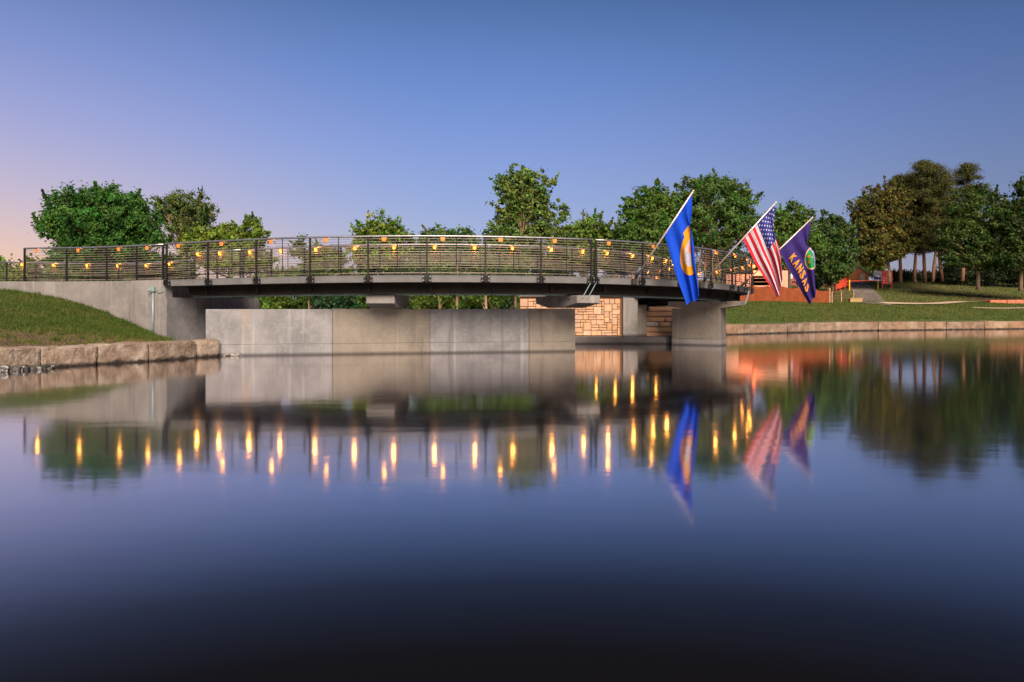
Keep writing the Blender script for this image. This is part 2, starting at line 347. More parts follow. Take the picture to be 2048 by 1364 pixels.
def set_tint(me, cols):                                     # one colour per vertex
    at = me.color_attributes.new('tint', 'FLOAT_COLOR', 'POINT')
    c = np.ones((len(cols), 4), np.float32); c[:, :3] = cols; at.data.foreach_set('color', c.ravel())
def np_mesh(name, verts, nper, tris=False):
    n = len(verts) // nper; me = bpy.data.meshes.new(name)
    me.vertices.add(len(verts)); me.vertices.foreach_set('co', np.asarray(verts, np.float32).ravel())
    me.loops.add(n * nper); me.loops.foreach_set('vertex_index', np.arange(n * nper, dtype=np.int32))
    me.polygons.add(n); me.polygons.foreach_set('loop_start', np.arange(0, n * nper, nper, dtype=np.int32)); me.polygons.foreach_set('loop_total', np.full(n, nper, np.int32))
    me.update(); me.validate(); return me
def blades(name, pos, h, wdt, cols):
    n = len(pos); a = rng.uniform(0, 2 * np.pi, n); hh = h * rng.uniform(0.5, 1.3, n); ww = wdt * rng.uniform(0.7, 1.3, n)
    d = np.stack([np.cos(a), np.sin(a), np.zeros(n)], 1) * (ww / 2)[:, None]
    lean = rng.normal(0, 0.45, (n, 3)); lean[:, 2] = 1; tip = pos + lean * hh[:, None]
    v = np.stack([pos - d, pos + d, tip], 1).reshape(-1, 3); me = np_mesh(name, v, 3); set_tint(me, np.repeat(cols, 3, 0)); return me
def grass_cols(pos, base, var=0.25, yellow=0.25):
    n = len(pos); f = np.array([mnoise.noise(Vector((p[0] * 0.8, p[1] * 0.8, 3.1))) for p in pos]) * 0.5 + 0.5 + rng.normal(0, 0.12, n)
    c = np.array(base)[None, :] * (1 + rng.normal(0, var, n))[:, None].clip(0.45, 1.7)
    y = np.array((0.17, 0.12, 0.04)); k = (yellow * np.clip(f * 2 - 0.7, 0, 1))[:, None]
    return c * (1 - k) + y * k

# right bank turf
n = 60000; X = rng.uniform(10.6, 52, n); s = rng.uniform(0.1, 1, n) ** 0.8 * 13.5
pos = np.stack([X, shore(X) + s, ground_z(X, s)], 1)
tag(link('lawn_grass', blades('lawn_grass', pos, 0.10, 0.045, grass_cols(pos, (0.054, 0.084, 0.013), 0.28, 0.40)), grassm), 'short green lawn grass on the far right bank', 'grass', kind='stuff')
n = 26000; X = rng.uniform(17, 70, n); s = rng.uniform(13.5, 50, n)
pos = np.stack([X, shore(X) + s, ground_z(X, s)], 1)
tag(link('hill_grass', blades('hill_grass', pos, 0.14, 0.08, grass_cols(pos, (0.085, 0.085, 0.018), 0.25, 0.75)), grassm), 'dry yellowish grass on the hillside under the trees', 'grass', kind='stuff')

# left bank: from the stone wall up to the wing wall
WL = [(440, 712.5), (300, 723), (150, 732), (0, 742)]
FRONT = [Vector(px(x, y, FPX * HC / (y - HY))) for x, y in WL] + [Vector((-12.8, 15.6, 0)), Vector((-15.0, 12.0, 0)), Vector((-19, 7, 0)), Vector((-26, 2, 0))]
for v in FRONT: v.z = 0
def front_at(k):                                             # 0..1 along the shore line
    d = [0]
    for a, c in zip(FRONT, FRONT[1:]): d.append(d[-1] + (c - a).length)
    q = k * d[-1]
    for i in range(len(d) - 1):
        if q <= d[i + 1] or i == len(d) - 2:
            f = (q - d[i]) / (d[i + 1] - d[i]); return FRONT[i].lerp(FRONT[i + 1], f)
FLEN = sum((c - a).length for a, c in zip(FRONT, FRONT[1:]))
GL = [(-900, 566), (-200, 570), (0, 578), (80, 590), (150, 605), (200, 622), (240, 640), (275, 656), (300, 668), (318, 680), (328, 690)]
cols = []
NB, NR = 60, 16
for i in range(NB):
    k = 0.045 + 0.955 * (i / (NB - 1)) ** 1.3
    f = front_at(k); nx = (front_at(min(1, k + 0.01)) - front_at(max(0, k - 0.01))).normalized(); back = Vector((nx.y, -nx.x, 0))
    if back.x > 0: back = -back
    f = f + back * 0.45; f.z = 0.44
    xw = 327 - 900 * (i / (NB - 1)) ** 1.35
    s = s_px(xw) if xw > -150 else -9.8 - (-150 - xw) * 0.016 - 3
    wp = bp_(s, 0.05); yy = float(np.interp(xw, [a for a, _ in GL], [c for _, c in GL])); wp.z = HC - (yy - HY) / FPX * wp.y
    cols.append([f.lerp(wp, r / (NR - 1)) + Vector((0, 0, 0.03 * math.sin(math.pi * r / (NR - 1)) + 0.035 * mnoise.noise(Vector((i * 0.35, r * 0.5, 0))) * (1 if 0 < r < NR - 1 else 0))) for r in range(NR)])
v = []; fc = []
for c in cols: v += [c[0] + Vector((0, 0, -0.6))] + c
n1 = NR + 1
for i in range(NB - 1):
    for j in range(n1 - 1): fc.append((i * n1 + j, i * n1 + j + 1, (i + 1) * n1 + j + 1, (i + 1) * n1 + j))
bankm = M('bank_earth', (0.075, 0.052, 0.036), (0.055, 0.040, 0.028), 0.95, 4, 8, bump=0.7, bscale=16)
tag(link('grass_bank', mesh('grass_bank', v, fc), bankm, smooth=True), kind='structure')
C = np.array([[list(p) for p in c] for c in cols])
def bank_pts(n, r0, r1, imax=44):
    u = rng.uniform(0, imax, n); r = rng.uniform(r0, r1, n) * (NR - 1); i = np.minimum(u.astype(int), NB - 2); j = np.minimum(r.astype(int), NR - 2)
    fu = (u - i)[:, None]; fr = (r - j)[:, None]
    return (C[i, j] * (1 - fu) + C[i + 1, j] * fu) * (1 - fr) + (C[i, j + 1] * (1 - fu) + C[i + 1, j + 1] * fu) * fr, r / (NR - 1)
pos, r = bank_pts(95000, 0.20, 1.0)
edge = 0.34 + 0.10 * np.array([mnoise.noise(Vector((p[0] * 1.5, p[1] * 1.5, 0))) for p in pos])
pos = pos[r + rng.normal(0, 0.035, len(r)) > edge]
tag(link('bank_grass', blades('bank_grass', pos, 0.075, 0.018, grass_cols(pos, (0.050, 0.084, 0.012), 0.32, 0.40)), grassm), 'dark green grass on the bank below the wing wall', 'grass', kind='stuff')
pos, r = bank_pts(16000, 0.02, 0.42)
k = rng.random((len(pos), 1)); straw = np.array((0.20, 0.135, 0.055)) * k + np.array((0.085, 0.095, 0.025)) * (1 - k)
tag(link('straw', blades('straw', pos, 0.05, 0.016, straw), grassm), 'dead straw and thin grass above the bank stones', 'straw', kind='stuff')

tc_, r = bank_pts(420, 0.05, 1.0); k = rng.integers(0, 420, 15000); pos = tc_[k] + np.concatenate([rng.normal(0, 0.07, (15000, 2)), np.zeros((15000, 1))], 1); pos[:, 2] -= 0.01
tag(link('grass_tufts', blades('grass_tufts', pos, 0.15, 0.016, (np.array((0.050, 0.088, 0.013)) * (1 - r[k, None] * 0.15) + np.array((0.05, 0.02, 0.01)) * rng.random((15000, 1)) * (r[k, None] < 0.4)) * rng.uniform(0.6, 1.4, (15000, 1))), grassm), 'taller ragged grass tufts scattered over the left bank', 'grass', kind='stuff')
# ------------------------------------------------------------------ rock blocks
def rock_mesh(name, lx, ly, lz, cuts, amp, seed, rnd=0.06):
    bm = bmesh.new(); bmesh.ops.create_cube(bm, size=1.0)
    bmesh.ops.subdivide_edges(bm, edges=bm.edges[:], cuts=cuts, use_grid_fill=True)
    for q in bm.verts:
        p = Vector((q.co.x * lx, q.co.y * ly, q.co.z * lz))
        inner = Vector((max(-lx / 2 + rnd, min(lx / 2 - rnd, p.x)), max(-ly / 2 + rnd, min(ly / 2 - rnd, p.y)), max(-lz / 2 + rnd, min(lz / 2 - rnd, p.z))))
        d = p - inner
        if d.length > 1e-6: p = inner + d.normalized() * min(d.length, rnd)
        nz = mnoise.noise_vector(p * 2.3 + Vector((seed * 3.7, seed, 0))) * amp + mnoise.noise_vector(p * 7 + Vector((seed, 0, 9))) * amp * 0.55 + mnoise.noise_vector(p * 19 + Vector((seed, 4, 1))) * amp * 0.32
        q.co = p + nz
    me = bpy.data.meshes.new(name); bm.to_mesh(me); bm.free(); return me
def place(name, me, mat, parent, loc, ang, tilt=0.0):
    o = link(name, me, mat); o.location = Vector(loc); o.rotation_euler = (tilt, 0, ang)
    if parent is not None: o.parent = parent; o.location = Vector(loc) - Vector(parent.location)
    return o

# left bank stones
lw = thing('bank_stone_wall', 'rough buff limestone block edging along the left bank at the waterline', 'stone wall', (FRONT[2].x, FRONT[2].y, 0))
cuts_px = [445, 394, 298, 196, 82, -40]
def shore_px(x):
    ys = float(np.interp(x, [0, 150, 300, 440], [742, 732, 723, 712.5])) if x >= 0 else 742 + (0 - x) * 0.085
    return Vector(((x - CX) / FPX * (FPX * HC / (ys - HY)), FPX * HC / (ys - HY), 0))
ends = [shore_px(x) for x in cuts_px] + [FRONT[4].copy(), FRONT[4] + Vector((-1.2, -1.9, 0)), FRONT[5] + Vector((-0.6, -0.7, 0))]
for i in range(len(ends) - 1):
    a, c = ends[i], ends[i + 1]; d = c - a; ln = d.length - 0.05; mid = (a + c) / 2; dn = d.normalized(); nb = Vector((dn.y, -dn.x, 0))
    if nb.x > 0: nb = -nb
    h = 0.78 if i else 0.84
    me = rock_mesh('block', ln, 0.62, h, 19, 0.030, i + 1, 0.03 if i else 0.15)
    place('block', me, bankstone, lw, mid + nb * 0.30 + Vector((0, 0, 0.51 - h / 2 + random.uniform(-0.02, 0.02))), math.atan2(dn.y, dn.x))
rk = [rock_mesh('rock', 0.3, 0.22, 0.17, 2, 0.05, 30 + i, 0.05) for i in range(4)]
for i in range(26):
    xx = -10 + 110 * (i / 25) + random.uniform(-4, 4); p = shore_px(xx); dpt = random.uniform(-0.30, -0.08)
    o = place('rock', rk[i % 4], wetrock, None, p + Vector((0.25, dpt, random.uniform(-0.02, 0.07))), random.uniform(0, 6)); s = random.uniform(0.4, 0.85) * (1.1 - i / 60); o.scale = (s, s, s)
    tag(o, 'small dark wet rock at the waterline below the leftmost bank stones', 'rock', 'dark wet rocks at the left waterline')
palerock = M('pale_rock', (0.30, 0.27, 0.25), (0.18, 0.16, 0.15), 0.8, 8, piece=0.25)
for i in range(12):
    p = px(446 + i * 3.2 + random.uniform(-3, 3), 712, FPX * HC / (711.5 - HY))
    o = place('rock', rk[i % 4].copy() if i < 4 else rk2[i % 4], palerock, None, (p.x, p.y - random.uniform(0.02, 0.2), random.uniform(-0.02, 0.06)), random.uniform(0, 6))
    if i == 0: rk2 = {}
    if i < 4: rk2[i] = o.data; o.data.materials.clear(); o.data.materials.append(palerock)
    s = random.uniform(0.25, 0.5); o.scale = (s, s, s); tag(o, 'small pale rock where the rounded end stone meets the concrete wall', 'rock', 'pale rocks at the foot of the concrete wall')

# right bank stones
rw = thing('bank_stone_wall', 'long pinkish limestone block edging along the far right bank', 'stone wall', (20.7, 49.0, 0))
RX = [9.6, 11.0, 12.2, 15.3, 17.0, 20.6, 22.6, 26.1, 27.8, 30.9, 32.4, 35.2, 38.6, 40.5, 43.5, 47, 51]
for i in range(len(RX) - 1):
    a = Vector((RX[i], float(shore(RX[i])) - 0.55, 0)); c = Vector((RX[i + 1], float(shore(RX[i + 1])) - 0.55, 0)); d = c - a; ln = d.length - 0.08
    h = 0.95; me = rock_mesh('block', ln, 0.8, h, 14, 0.04, 60 + i, 0.015)
    place('block', me, bankstone_far, rw, (a + c) / 2 + Vector((0, 0.3, 0.52 - h / 2 + random.uniform(-0.03, 0.03))), math.atan2(d.y, d.x))

# ------------------------------------------------------------------ bridge
S0 = s_px(332)
br = thing('curved_footbridge', 'long curved footbridge with grey concrete deck edge on dark steel girders over the pond', 'bridge', (bp_(5).x, bp_(5).y, 0))
m = MB(); sweep(m, [(0, 0), (0, -0.205), (0.12, -0.215), (2.88, -0.215), (3.0, -0.205), (3.0, 0)], S0 + 0.03, S_END); m.build('deck', deck_conc, br)
def girder(off, name='girder', s0=S0 + 0.45, s1=S_END - 0.3):
    g = MB(); sweep(g, [(off - 0.16, -0.218), (off - 0.16, -0.238), (off - 0.012, -0.238), (off - 0.012, -0.50), (off - 0.17, -0.50), (off - 0.17, -0.525), (off + 0.17, -0.525), (off + 0.17, -0.50), (off + 0.012, -0.50), (off + 0.012, -0.238), (off + 0.16, -0.238), (off + 0.16, -0.218)], s0, s1)
    return g.build(name, steel, br)
girder(0.52); girder(2.48)
g = MB(); sweep(g, [(1.4, -0.23), (1.4, -0.47), (1.6, -0.47), (1.6, -0.23)], S0 + 0.5, S_END - 0.4); g.build('girder', steel, br)
for off, dz, rr in ((0.75, -0.545, 0.022), (0.86, -0.55, 0.03)):
    p = MB(); p.tube([bp_(s, off, dz) for s in srange(S0 + 0.4, S_END - 1, 0.5)], rr, 6); p.build('service_pipe', galv, br)
for s in np.arange(S0 + 1.2, S_END - 1, 1.9):
    a, c = bp_(s, 0.40), bp_(s, 2.60); q = MB(); mid = (a + c) / 2; q.box((mid.x, mid.y, mid.z - 0.36), ((c - a).length, 0.08, 0.2), (c - a)[:2]); q.build('cross_beam', steel, br)

# railings -------------------------------------------------------------
RAILH = 1.125
def bracket_mesh(p, tn, side):
    """two angle plates left and right of the post, bolted on the slab edge"""
    q = MB(); t = Vector((tn[0], tn[1], 0)).normalized(); nout = Vector((t.y, -t.x, 0)) * side
    for sg in (-1, 1):
        q.box(p + t * (sg * 0.085) + nout * 0.012 + Vector((0, 0, -0.10)), (0.085, 0.016, 0.175), t[:2])
        q.box(p + t * (sg * 0.038) + nout * 0.04 + Vector((0, 0, -0.10)), (0.012, 0.08, 0.175), t[:2])
    bq = []
    for sg in (-1, 1):
        for dz in (-0.045, -0.155): bq.append(MB().box(p + t * (sg * 0.096) + nout * 0.026 + Vector((0, 0, dz)), (0.026, 0.014, 0.026), t[:2], 0.004))
    return q, bq
def railing(label, path, s0, s1, posts, pickets, lamps, side, brackets=True, doubles=(), n_rods=12, group='metal bridge railings', r_rod=0.0085, watt=2.1):
    """path(s, dz) -> point on the railing line; side=+1: walkway lies to the left of travel"""
    ss = srange(s0, s1, 0.45); b0 = path((s0 + s1) / 2, 0)
    R = thing('metal_railing', label, 'railing', (b0.x, b0.y, b0.z), group)
    MB().tube([path(s, RAILH) for s in ss], 0.030, 8).build('handrail', stainless, R, True)
    MB().tube([path(s, 0.13) for s in ss], 0.017, 6).build('bottom_rail', paint_black, R, True)
    zs = [0.21 + (RAILH - 0.075 - 0.21) * k / (n_rods - 1) for k in range(n_rods)] + [0.055]
    for z in zs: MB().tube([path(s, z) for s in ss], r_rod, 5).build('rod', rodmat, R, True)
    for s in posts:
        p = path(s, 0); tn = path(s + 0.05, 0) - path(s - 0.05, 0); q = MB()
        q.box((p.x, p.y, p.z + (RAILH - 0.03 - (0.19 if brackets else 0)) / 2), (0.046, 0.06, RAILH - 0.03 + (0.19 if brackets else 0)), tn[:2])
        po = q.build('post', paint_black, R)
        if brackets:
            br_, bo = bracket_mesh(p, tn, side); br_.build('bracket', paint_black, po); [x.build('bolt', bolt, po) for x in bo if side > 0 and p.y < 31]
    for s in pickets:
        p0, p1 = path(s, 0.13), path(s, RAILH - 0.03); MB().tube([p0, p1], 0.013, 6).build('picket', paint_black, R)
    for s in lamps:
        p = path(s, RAILH - 0.075); tn = (path(s + 0.05, 0) - path(s - 0.05, 0)).normalized(); inn = Vector((-tn.y, tn.x, 0)) * side
        c = p + inn * 0.045; q = MB(); q.tube([c + Vector((0, 0, 0.052)), c + Vector((0, 0, 0.024))], [0.022, 0.036], 8)
        q.box(c - inn * 0.037 + Vector((0, 0, 0.006)), (0.10, 0.008, 0.074), tn[:2])
        lo = q.build('lamp', halo_orange, R); MB().sphere(c, 0.03, 8, 6).build('bulb', bulbmat, lo, True)
        MB().tube([c - inn * 0.030, c - inn * 0.026], [0.075, 0.078], 12).build('halo_disc', halo_orange, lo, True)  # added disc behind the bulb, stands in for its orange halo
        ll = bpy.data.lights.new('lamp_light', 'POINT'); ll.energy = watt; ll.color = (1.0, 0.40, 0.06); ll.shadow_soft_size = 0.045
        llo = bpy.data.objects.new('lamp_light', ll); COL.objects.link(llo); llo.parent = R; llo.location = c + inn * 0.02 + Vector((0, 0, -0.07)) - Vector(R.location)
    return R
OUT = lambda s, dz: bp_(s, -0.075, dz)
INN = lambda s, dz: bp_(s, 3.03, dz)
APP = lambda s, dz: bp_(s, 0.12, dz)
o_posts = [s_px(x, -0.075) for x in (416, 513, 620.6, 736, 853.6, 971, 1082)]
sA0, sA1 = s_px(332, -0.075), s_px(1184, -0.075)
sB0 = s_px(1190, -0.075)
mids = lambda a: [(p + q) / 2 for p, q in zip(a, a[1:])]
lamps_of = lambda a, f=0.27: [p + (q - p) * f for p, q in zip(a, a[1:])]
pa = [sA0 + 0.03] + o_posts + [sA1 - 0.03]
railing('near black metal railing along the main bridge span facing the camera', OUT, sA0, sA1, pa, mids(pa), lamps_of(pa), 1, watt=0.9)
bay = 1.72
nb = int((S_END - sB0) / bay); pb = [sB0 + 0.03 + (S_END - sB0 - 0.06) * i / nb for i in range(nb + 1)]
railing('curved outer railing at the right end of the bridge behind the flag poles', OUT, sB0, S_END, pb, mids(pb), lamps_of(pb), 1, watt=1.2)
i0, i1 = s_px(388, 3.03), s_px(482, 3.03)
pi_ = [i0 + 0.03, i0 + (i1 - i0) * 0.5, i1 - 0.03]
railing('short far-side railing panel at the left start of the bridge', INN, i0, i1, pi_, mids(pi_), [s_px(396, 3.03), s_px(440, 3.03)], -1)
j0, j1 = s_px(485, 3.03), s_px(1190, 3.03)
far_l = [s_px(x, 3.03) for x in (500, 562, 632, 710, 788, 869, 949, 1025, 1102, 1165)]
fp = [j0 + 0.03] + [(p + q) / 2 + 0.25 for p, q in zip(far_l, far_l[1:])] + [j1 - 0.03]
railing('far-side railing of the main span with a row of bright orange lamps', INN, j0, j1, fp, mids(fp), far_l, -1)
k0 = j1 + 0.1; kk = int((S_END - k0) / 1.75); fq = [k0 + (S_END - k0) * i / kk for i in range(kk + 1)]
railing('far-side railing on the inside of the curve at the right end', INN, k0, S_END, fq, mids(fq), lamps_of(fq, 0.35), -1)
a0, a1 = s_px(48, 0.12), s_px(327, 0.12)
ap = [a0 + 0.03] + [s_px(x, 0.12) for x in (134, 214, 274)] + [a1 - 0.02]
railing('near railing on top of the concrete wing wall left of the bridge', APP, a0, a1, ap, [], [s_px(x, 0.12) for x in (71, 155, 236, 293)], 1, brackets=False, watt=0.9)
FA = [px(383, 520, 32.2), px(300, 527, 33.4), px(160, 527, 34.6), px(0, 524, 35.0), px(-200, 523, 36.0)]
FAx = [0]
for p, q in zip(FA, FA[1:]): FAx.append(FAx[-1] + (q - p).length)
def FAR(s, dz):
    return Vector((float(np.interp(s, FAx, [p.x for p in FA])), float(np.interp(s, FAx, [p.y for p in FA])), float(np.interp(s, FAx, [p.z for p in FA])) - RAILH + dz))
fl = [float(np.interp(x, [-200, 0, 160, 300, 383], FAx[::-1])) for x in (340, 293, 237, 175, 108, 45)]
fpst = [0.03 + (FAx[-1] - 0.06) * i / 11 for i in range(12)]
railing('far railing of the approach path at far left with orange lamps', FAR, 0, FAx[-1], fpst, [], fl, 1, brackets=False)
# path on land left of the bridge
pth = MB(); ss = srange(-24, S0 + 0.02, 0.8); vv = []
for s in ss: vv += [bp_(s, 0.30, -0.012), bp_(s, 6.0, -0.012), bp_(s, 6.0, -0.2), bp_(s, 0.30, -0.2)]
ff = []
for i in range(len(ss) - 1):
    for q in range(4): r2 = (q + 1) % 4; ff.append((i * 4 + q, (i + 1) * 4 + q, (i + 1) * 4 + r2, i * 4 + r2))
pth.add(vv, ff); tag(pth.build('approach_path', deck_conc), kind='structure')

# ------------------------------------------------------------------ abutment, walls, piers
ab = thing('concrete_abutment', 'pale concrete abutment and sloping wing wall at the left end of the bridge', 'abutment', (bp_(S0).x, bp_(S0).y, 0))
m = MB(); sweep(m, [(0, 0), (0, -2.9), (0.30, -2.9), (0.30, 0)], -24, S0 - 0.02, 0.6); m.build('wing_wall', concrete, ab)
t0 = Vector((math.cos(TH0), math.sin(TH0), 0)); n0 = Vector((-math.sin(TH0), math.cos(TH0), 0))
base = bp_(S0); base.z = 0
m = MB(); c0 = base + t0 * -0.02; d1 = t0 * 0.02
def obox(mb, o, u, lu, w_, lw_, z0, z1):
    q = [o, o + u * lu, o + u * lu + w_ * lw_, o + w_ * lw_]
    return mb.hexa([p + Vector((0, 0, z0)) for p in q], [p + Vector((0, 0, z1)) for p in q])
obox(m, base + n0 * 0.302 + t0 * -0.62, t0, 0.30, n0, 4.5, -0.5, 2.1); m.build('end_wall', concrete_blue, ab)
m = MB(); obox(m, base + n0 * 0.003 + t0 * -0.52, t0, 0.54, n0, 4.62, -0.5, 1.76); m.build('bearing_seat', concrete_blue, ab)
# conduit on the wing wall
cp = px(306, 680, bp_(s_px(306)).y - 0.05); cp.z = 0.42
cd = thing('conduit_pipe', 'thin grey-green conduit pipe with junction box on the wing wall', 'conduit', cp)
MB().tube([cp, Vector((cp.x, cp.y, 1.95))], 0.03, 8).build('pipe', galv, cd, True)
MB().box((cp.x, cp.y - 0.02, 2.02), (0.13, 0.1, 0.17), t0[:2], 0.012).build('junction_box', galv, cd)
MB().tube([Vector((cp.x - 0.04, cp.y - 0.04, 2.04)), Vector((cp.x - 0.13, cp.y - 0.06, 2.0)), Vector((cp.x - 0.14, cp.y - 0.06, 1.92))], 0.022, 6).build('elbow', galv, cd, True)
MB().tube([Vector((cp.x + 0.05, cp.y - 0.02, 2.0)), Vector((cp.x + 0.22, cp.y - 0.06, 1.9)), Vector((cp.x + 0.36, cp.y - 0.10, 1.93)), Vector((cp.x + 0.42, cp.y - 0.12, 2.08))], 0.014, 6).build('flexible_cable', galv, cd, True)

# long pier wall
WA = Vector((-9.05, 23.62, 0)); WB = Vector((2.07, 26.2, 0)); wu = (WB - WA).normalized(); wn = Vector((-wu.y, wu.x, 0)); WLN = (WB - WA).length
pw = thing('concrete_pier_wall', 'long low concrete wall of grey and tan panels standing in the pond under the bridge', 'wall', ((WA + WB) / 2))
def wall_t(x):
    r = (x - CX) / FPX; return (r * WA.y - WA.x) / (wu.x - r * wu.y)
cutsx = [0, wall_t(665), wall_t(860), wall_t(1058), WLN]
pm = [concrete_blue, concrete_tan, concrete_blue, concrete_tan]
for i in range(4):
    a, c = cutsx[i] + 0.004, cutsx[i + 1] - 0.004; dz = (0, 0.012, 0.004, 0.018)[i]; dy = (0, -0.008, 0.004, -0.006)[i]
    q = MB(); mid = WA + wu * ((a + c) / 2) + wn * (0.3 + dy); q.box((mid.x, mid.y, -0.2), (c - a, 0.6, 1.07), wu[:2], 0.006); q.build('lower_panel', pm[i], pw)
    q = MB(); q.box((mid.x, mid.y, (0.338 + 1.39 + dz) / 2), (c - a, 0.6 + 0.004, 1.052 + dz), wu[:2], 0.008); q.build('panel', pm[i], pw)
# pier caps
def cap(label, o, ln, wd, zt, zb, u, taper_out, taper_in, mat=concrete):
    """cantilever cap: o = outer end centre, u = direction inwards"""
    u = u.normalized(); w_ = Vector((-u.y, u.x, 0)); T = thing('pier_cap', label, 'pier cap', (o.x, o.y, zb), 'concrete pier caps under the bridge')
    zm = zt - (zt - zb) * 0.62
    prof = [(0, zt), (0, zm), (taper_out, zb), (ln - taper_in, zb), (ln, zm), (ln, zt)]
    v = [o + u * a - w_ * wd / 2 + Vector((0, 0, z)) for a, z in prof] + [o + u * a + w_ * wd / 2 + Vector((0, 0, z)) for a, z in prof]
    n = len(prof); f = [tuple(range(n)), tuple(range(2 * n - 1, n - 1, -1))] + [(i, i + n, (i + 1) % n + n, (i + 1) % n) for i in range(n)]
    mb = MB(); mb.add(v, f); ob = mb.build('cap_beam', mat, T)
    bm = bmesh.new(); bm.from_mesh(ob.data); bmesh.ops.recalc_face_normals(bm, faces=bm.faces[:]); bmesh.ops.bevel(bm, geom=bm.edges[:], offset=0.015, segments=1, affect='EDGES'); bm.to_mesh(ob.data); bm.free()
    for a in (0.5, 1.1, 1.9):
        if a < ln - 0.2:
            p = o + u * a + w_ * (wd / 2 + 0.002); MB().box((p.x, p.y, (zt + zm) / 2), (0.05, 0.012, 0.05), u[:2]).build('tie_hole', steel, T)
    for a in (0.45, ln - 0.45):
        p = o + u * a; MB().box((p.x, p.y, zt + 0.018), (0.3, 0.34, 0.036), u[:2]).build('bearing_pad', steel, T)
    return T
def sz(s): return deckz(s) - 0.53
s1_ = s_px(757, 0.3); th = TH0 + s1_ / RAD; inw = lambda s: Vector((-math.sin(TH0 + s / RAD), math.cos(TH0 + s / RAD), 0))
o1 = bp_(s1_, 0.55); o1.z = 0; cap('short square-ended concrete cap on the pier wall under mid span', o1, 2.2, 0.86, sz(s1_) - 0.036, 1.412, inw(s1_), 0.45, 0.45)
s2_ = s_px(1178, 0.0); o2 = bp_(s2_, 0.02); o2.z = 0; cap('tapered concrete cap resting on the right end of the pier wall', o2, 2.9, 0.80, sz(s2_) - 0.036, 1.425, inw(s2_), 1.0, 0.9)
s3_ = s_px(1484, 0.0); o3 = bp_(s3_, -0.02); o3.z = 0; cap('tapered concrete cap on the free-standing pier below the flags', o3, 2.75, 0.85, sz(s3_) - 0.036, 1.40, inw(s3_), 0.75, 0.55, concrete_tan)
u3 = inw(s3_); w3 = Vector((-u3.y, u3.x, 0))
p3 = thing('concrete_pier', 'free-standing rectangular concrete pier at the right end of the bridge', 'pier', o3 + u3 * 1.6)
c3 = o3 + u3 * 1.66
MB().box((c3.x, c3.y, 0.82), (1.86, 0.9, 1.156), u3[:2], 0.015).build('column', concrete_tan, p3)
MB().box((c3.x, c3.y, -0.15), (1.88, 0.92, 0.78), u3[:2], 0.012).build('footing', concrete, p3)
# struts from the slab edge to the caps
for sa, cap_o in ((s2_, o2), (s_px(1492, 0.0), o3)):
    for dlt in (-0.05, 0.14):
        a = bp_(sa + dlt + 0.05, -0.10, -0.14); c = bp_(sa + dlt - 0.18, 0.0, -0.62); c.z = sz(sa) - 0.12
        st = MB(); st.tube([a, a + Vector((0, 0, -0.05)), c], 0.014, 6); o = st.build('drain_pipe', galv)
        tag(o, ('left' if dlt < 0 else 'right') + ' one of two thin grey drain pipes from the deck edge to the ' + ('middle cap' if cap_o is o2 else 'rightmost cap'), 'pipe', 'thin drain pipes at the pier caps')

# weir wall and the far abutment
wr = MB(); wr.box(((2.3 + 6.9) / 2, 31.85, -0.1), (4.7, 0.55, 0.78), (1, 0), 0.012)
tag(wr.build('weir_wall', concrete), 'low grey concrete weir wall between the pier wall and the right pier', 'wall')
MY = 41.0
mw = thing('masonry_wall', 'buff ashlar limestone wall with grey coping seen beneath the bridge', 'stone wall', (3.0, MY, 0))
X0, X1, ZTOP = 0.41, 5.66, 2.0
MB().box(((X0 + X1) / 2, MY + 0.33, 0.85), (X1 - X0, 0.4, 2.3), (1, 0)).build('mortar_backing', mortar, mw)
MB().box(((X0 + X1) / 2, MY + 0.28, ZTOP + 0.07), (X1 - X0 + 0.02, 0.62, 0.14), (1, 0), 0.012).build('coping', concrete, mw)
cu = 0.135; nxc, nzc = int((X1 - X0) / cu), int((ZTOP + 0.02) / cu); occ = np.zeros((nxc, nzc), bool); stone_cache = {}
for iz in range(nzc):
    for ix in range(nxc):
        if occ[ix, iz]: continue
        hgt = random.choice((1, 1, 1, 2, 2, 3)); wid = random.choice((2, 2, 3, 3, 4)) if hgt < 3 else random.choice((2, 3))
        hgt = min(hgt, nzc - iz); ww = 0
        while ww < wid and ix + ww < nxc and not occ[ix + ww, iz]: ww += 1
        while hgt > 1 and occ[ix:ix + ww, iz:iz + hgt].any(): hgt -= 1
        occ[ix:ix + ww, iz:iz + hgt] = True
        key = (ww, hgt, random.randint(0, 1))
        if key not in stone_cache:
            q = MB(); q.box((0, 0, 0), (ww * cu - 0.022, 0.14, hgt * cu - 0.022), (1, 0), 0.013); stone_cache[key] = q.mesh('stone')
        place('stone', stone_cache[key], limestone, mw, (X0 + (ix + ww / 2) * cu, MY + 0.12 + random.uniform(-0.035, 0.03), 0.0 + (iz + hgt / 2) * cu), 0)
MB().box((6.05, MY + 0.4, 0.85), (0.76, 1.1, 2.5), (1, 0), 0.015).build('corner_pillar', concrete, mw)
MB().box((6.72, MY + 0.95, 0.85), (0.56, 0.9, 2.36), (1, 0), 0.015).build('side_pillar', concrete_tan, mw)
sw = thing('stacked_stone_wall', 'stack of long rounded buff limestone slabs beside the right pier', 'stone wall', (7.9, 42.2, 0))
limebig = M('slab_limestone', (0.52, 0.31, 0.18), (0.40, 0.235, 0.135), 0.9, 3, 7, bump=0.6, bscale=10, piece=0.10)
limegrey = M('slab_limestone_grey', (0.42, 0.34, 0.31), (0.34, 0.28, 0.26), 0.9, 3, 7, bump=0.6, bscale=10, piece=0.08)
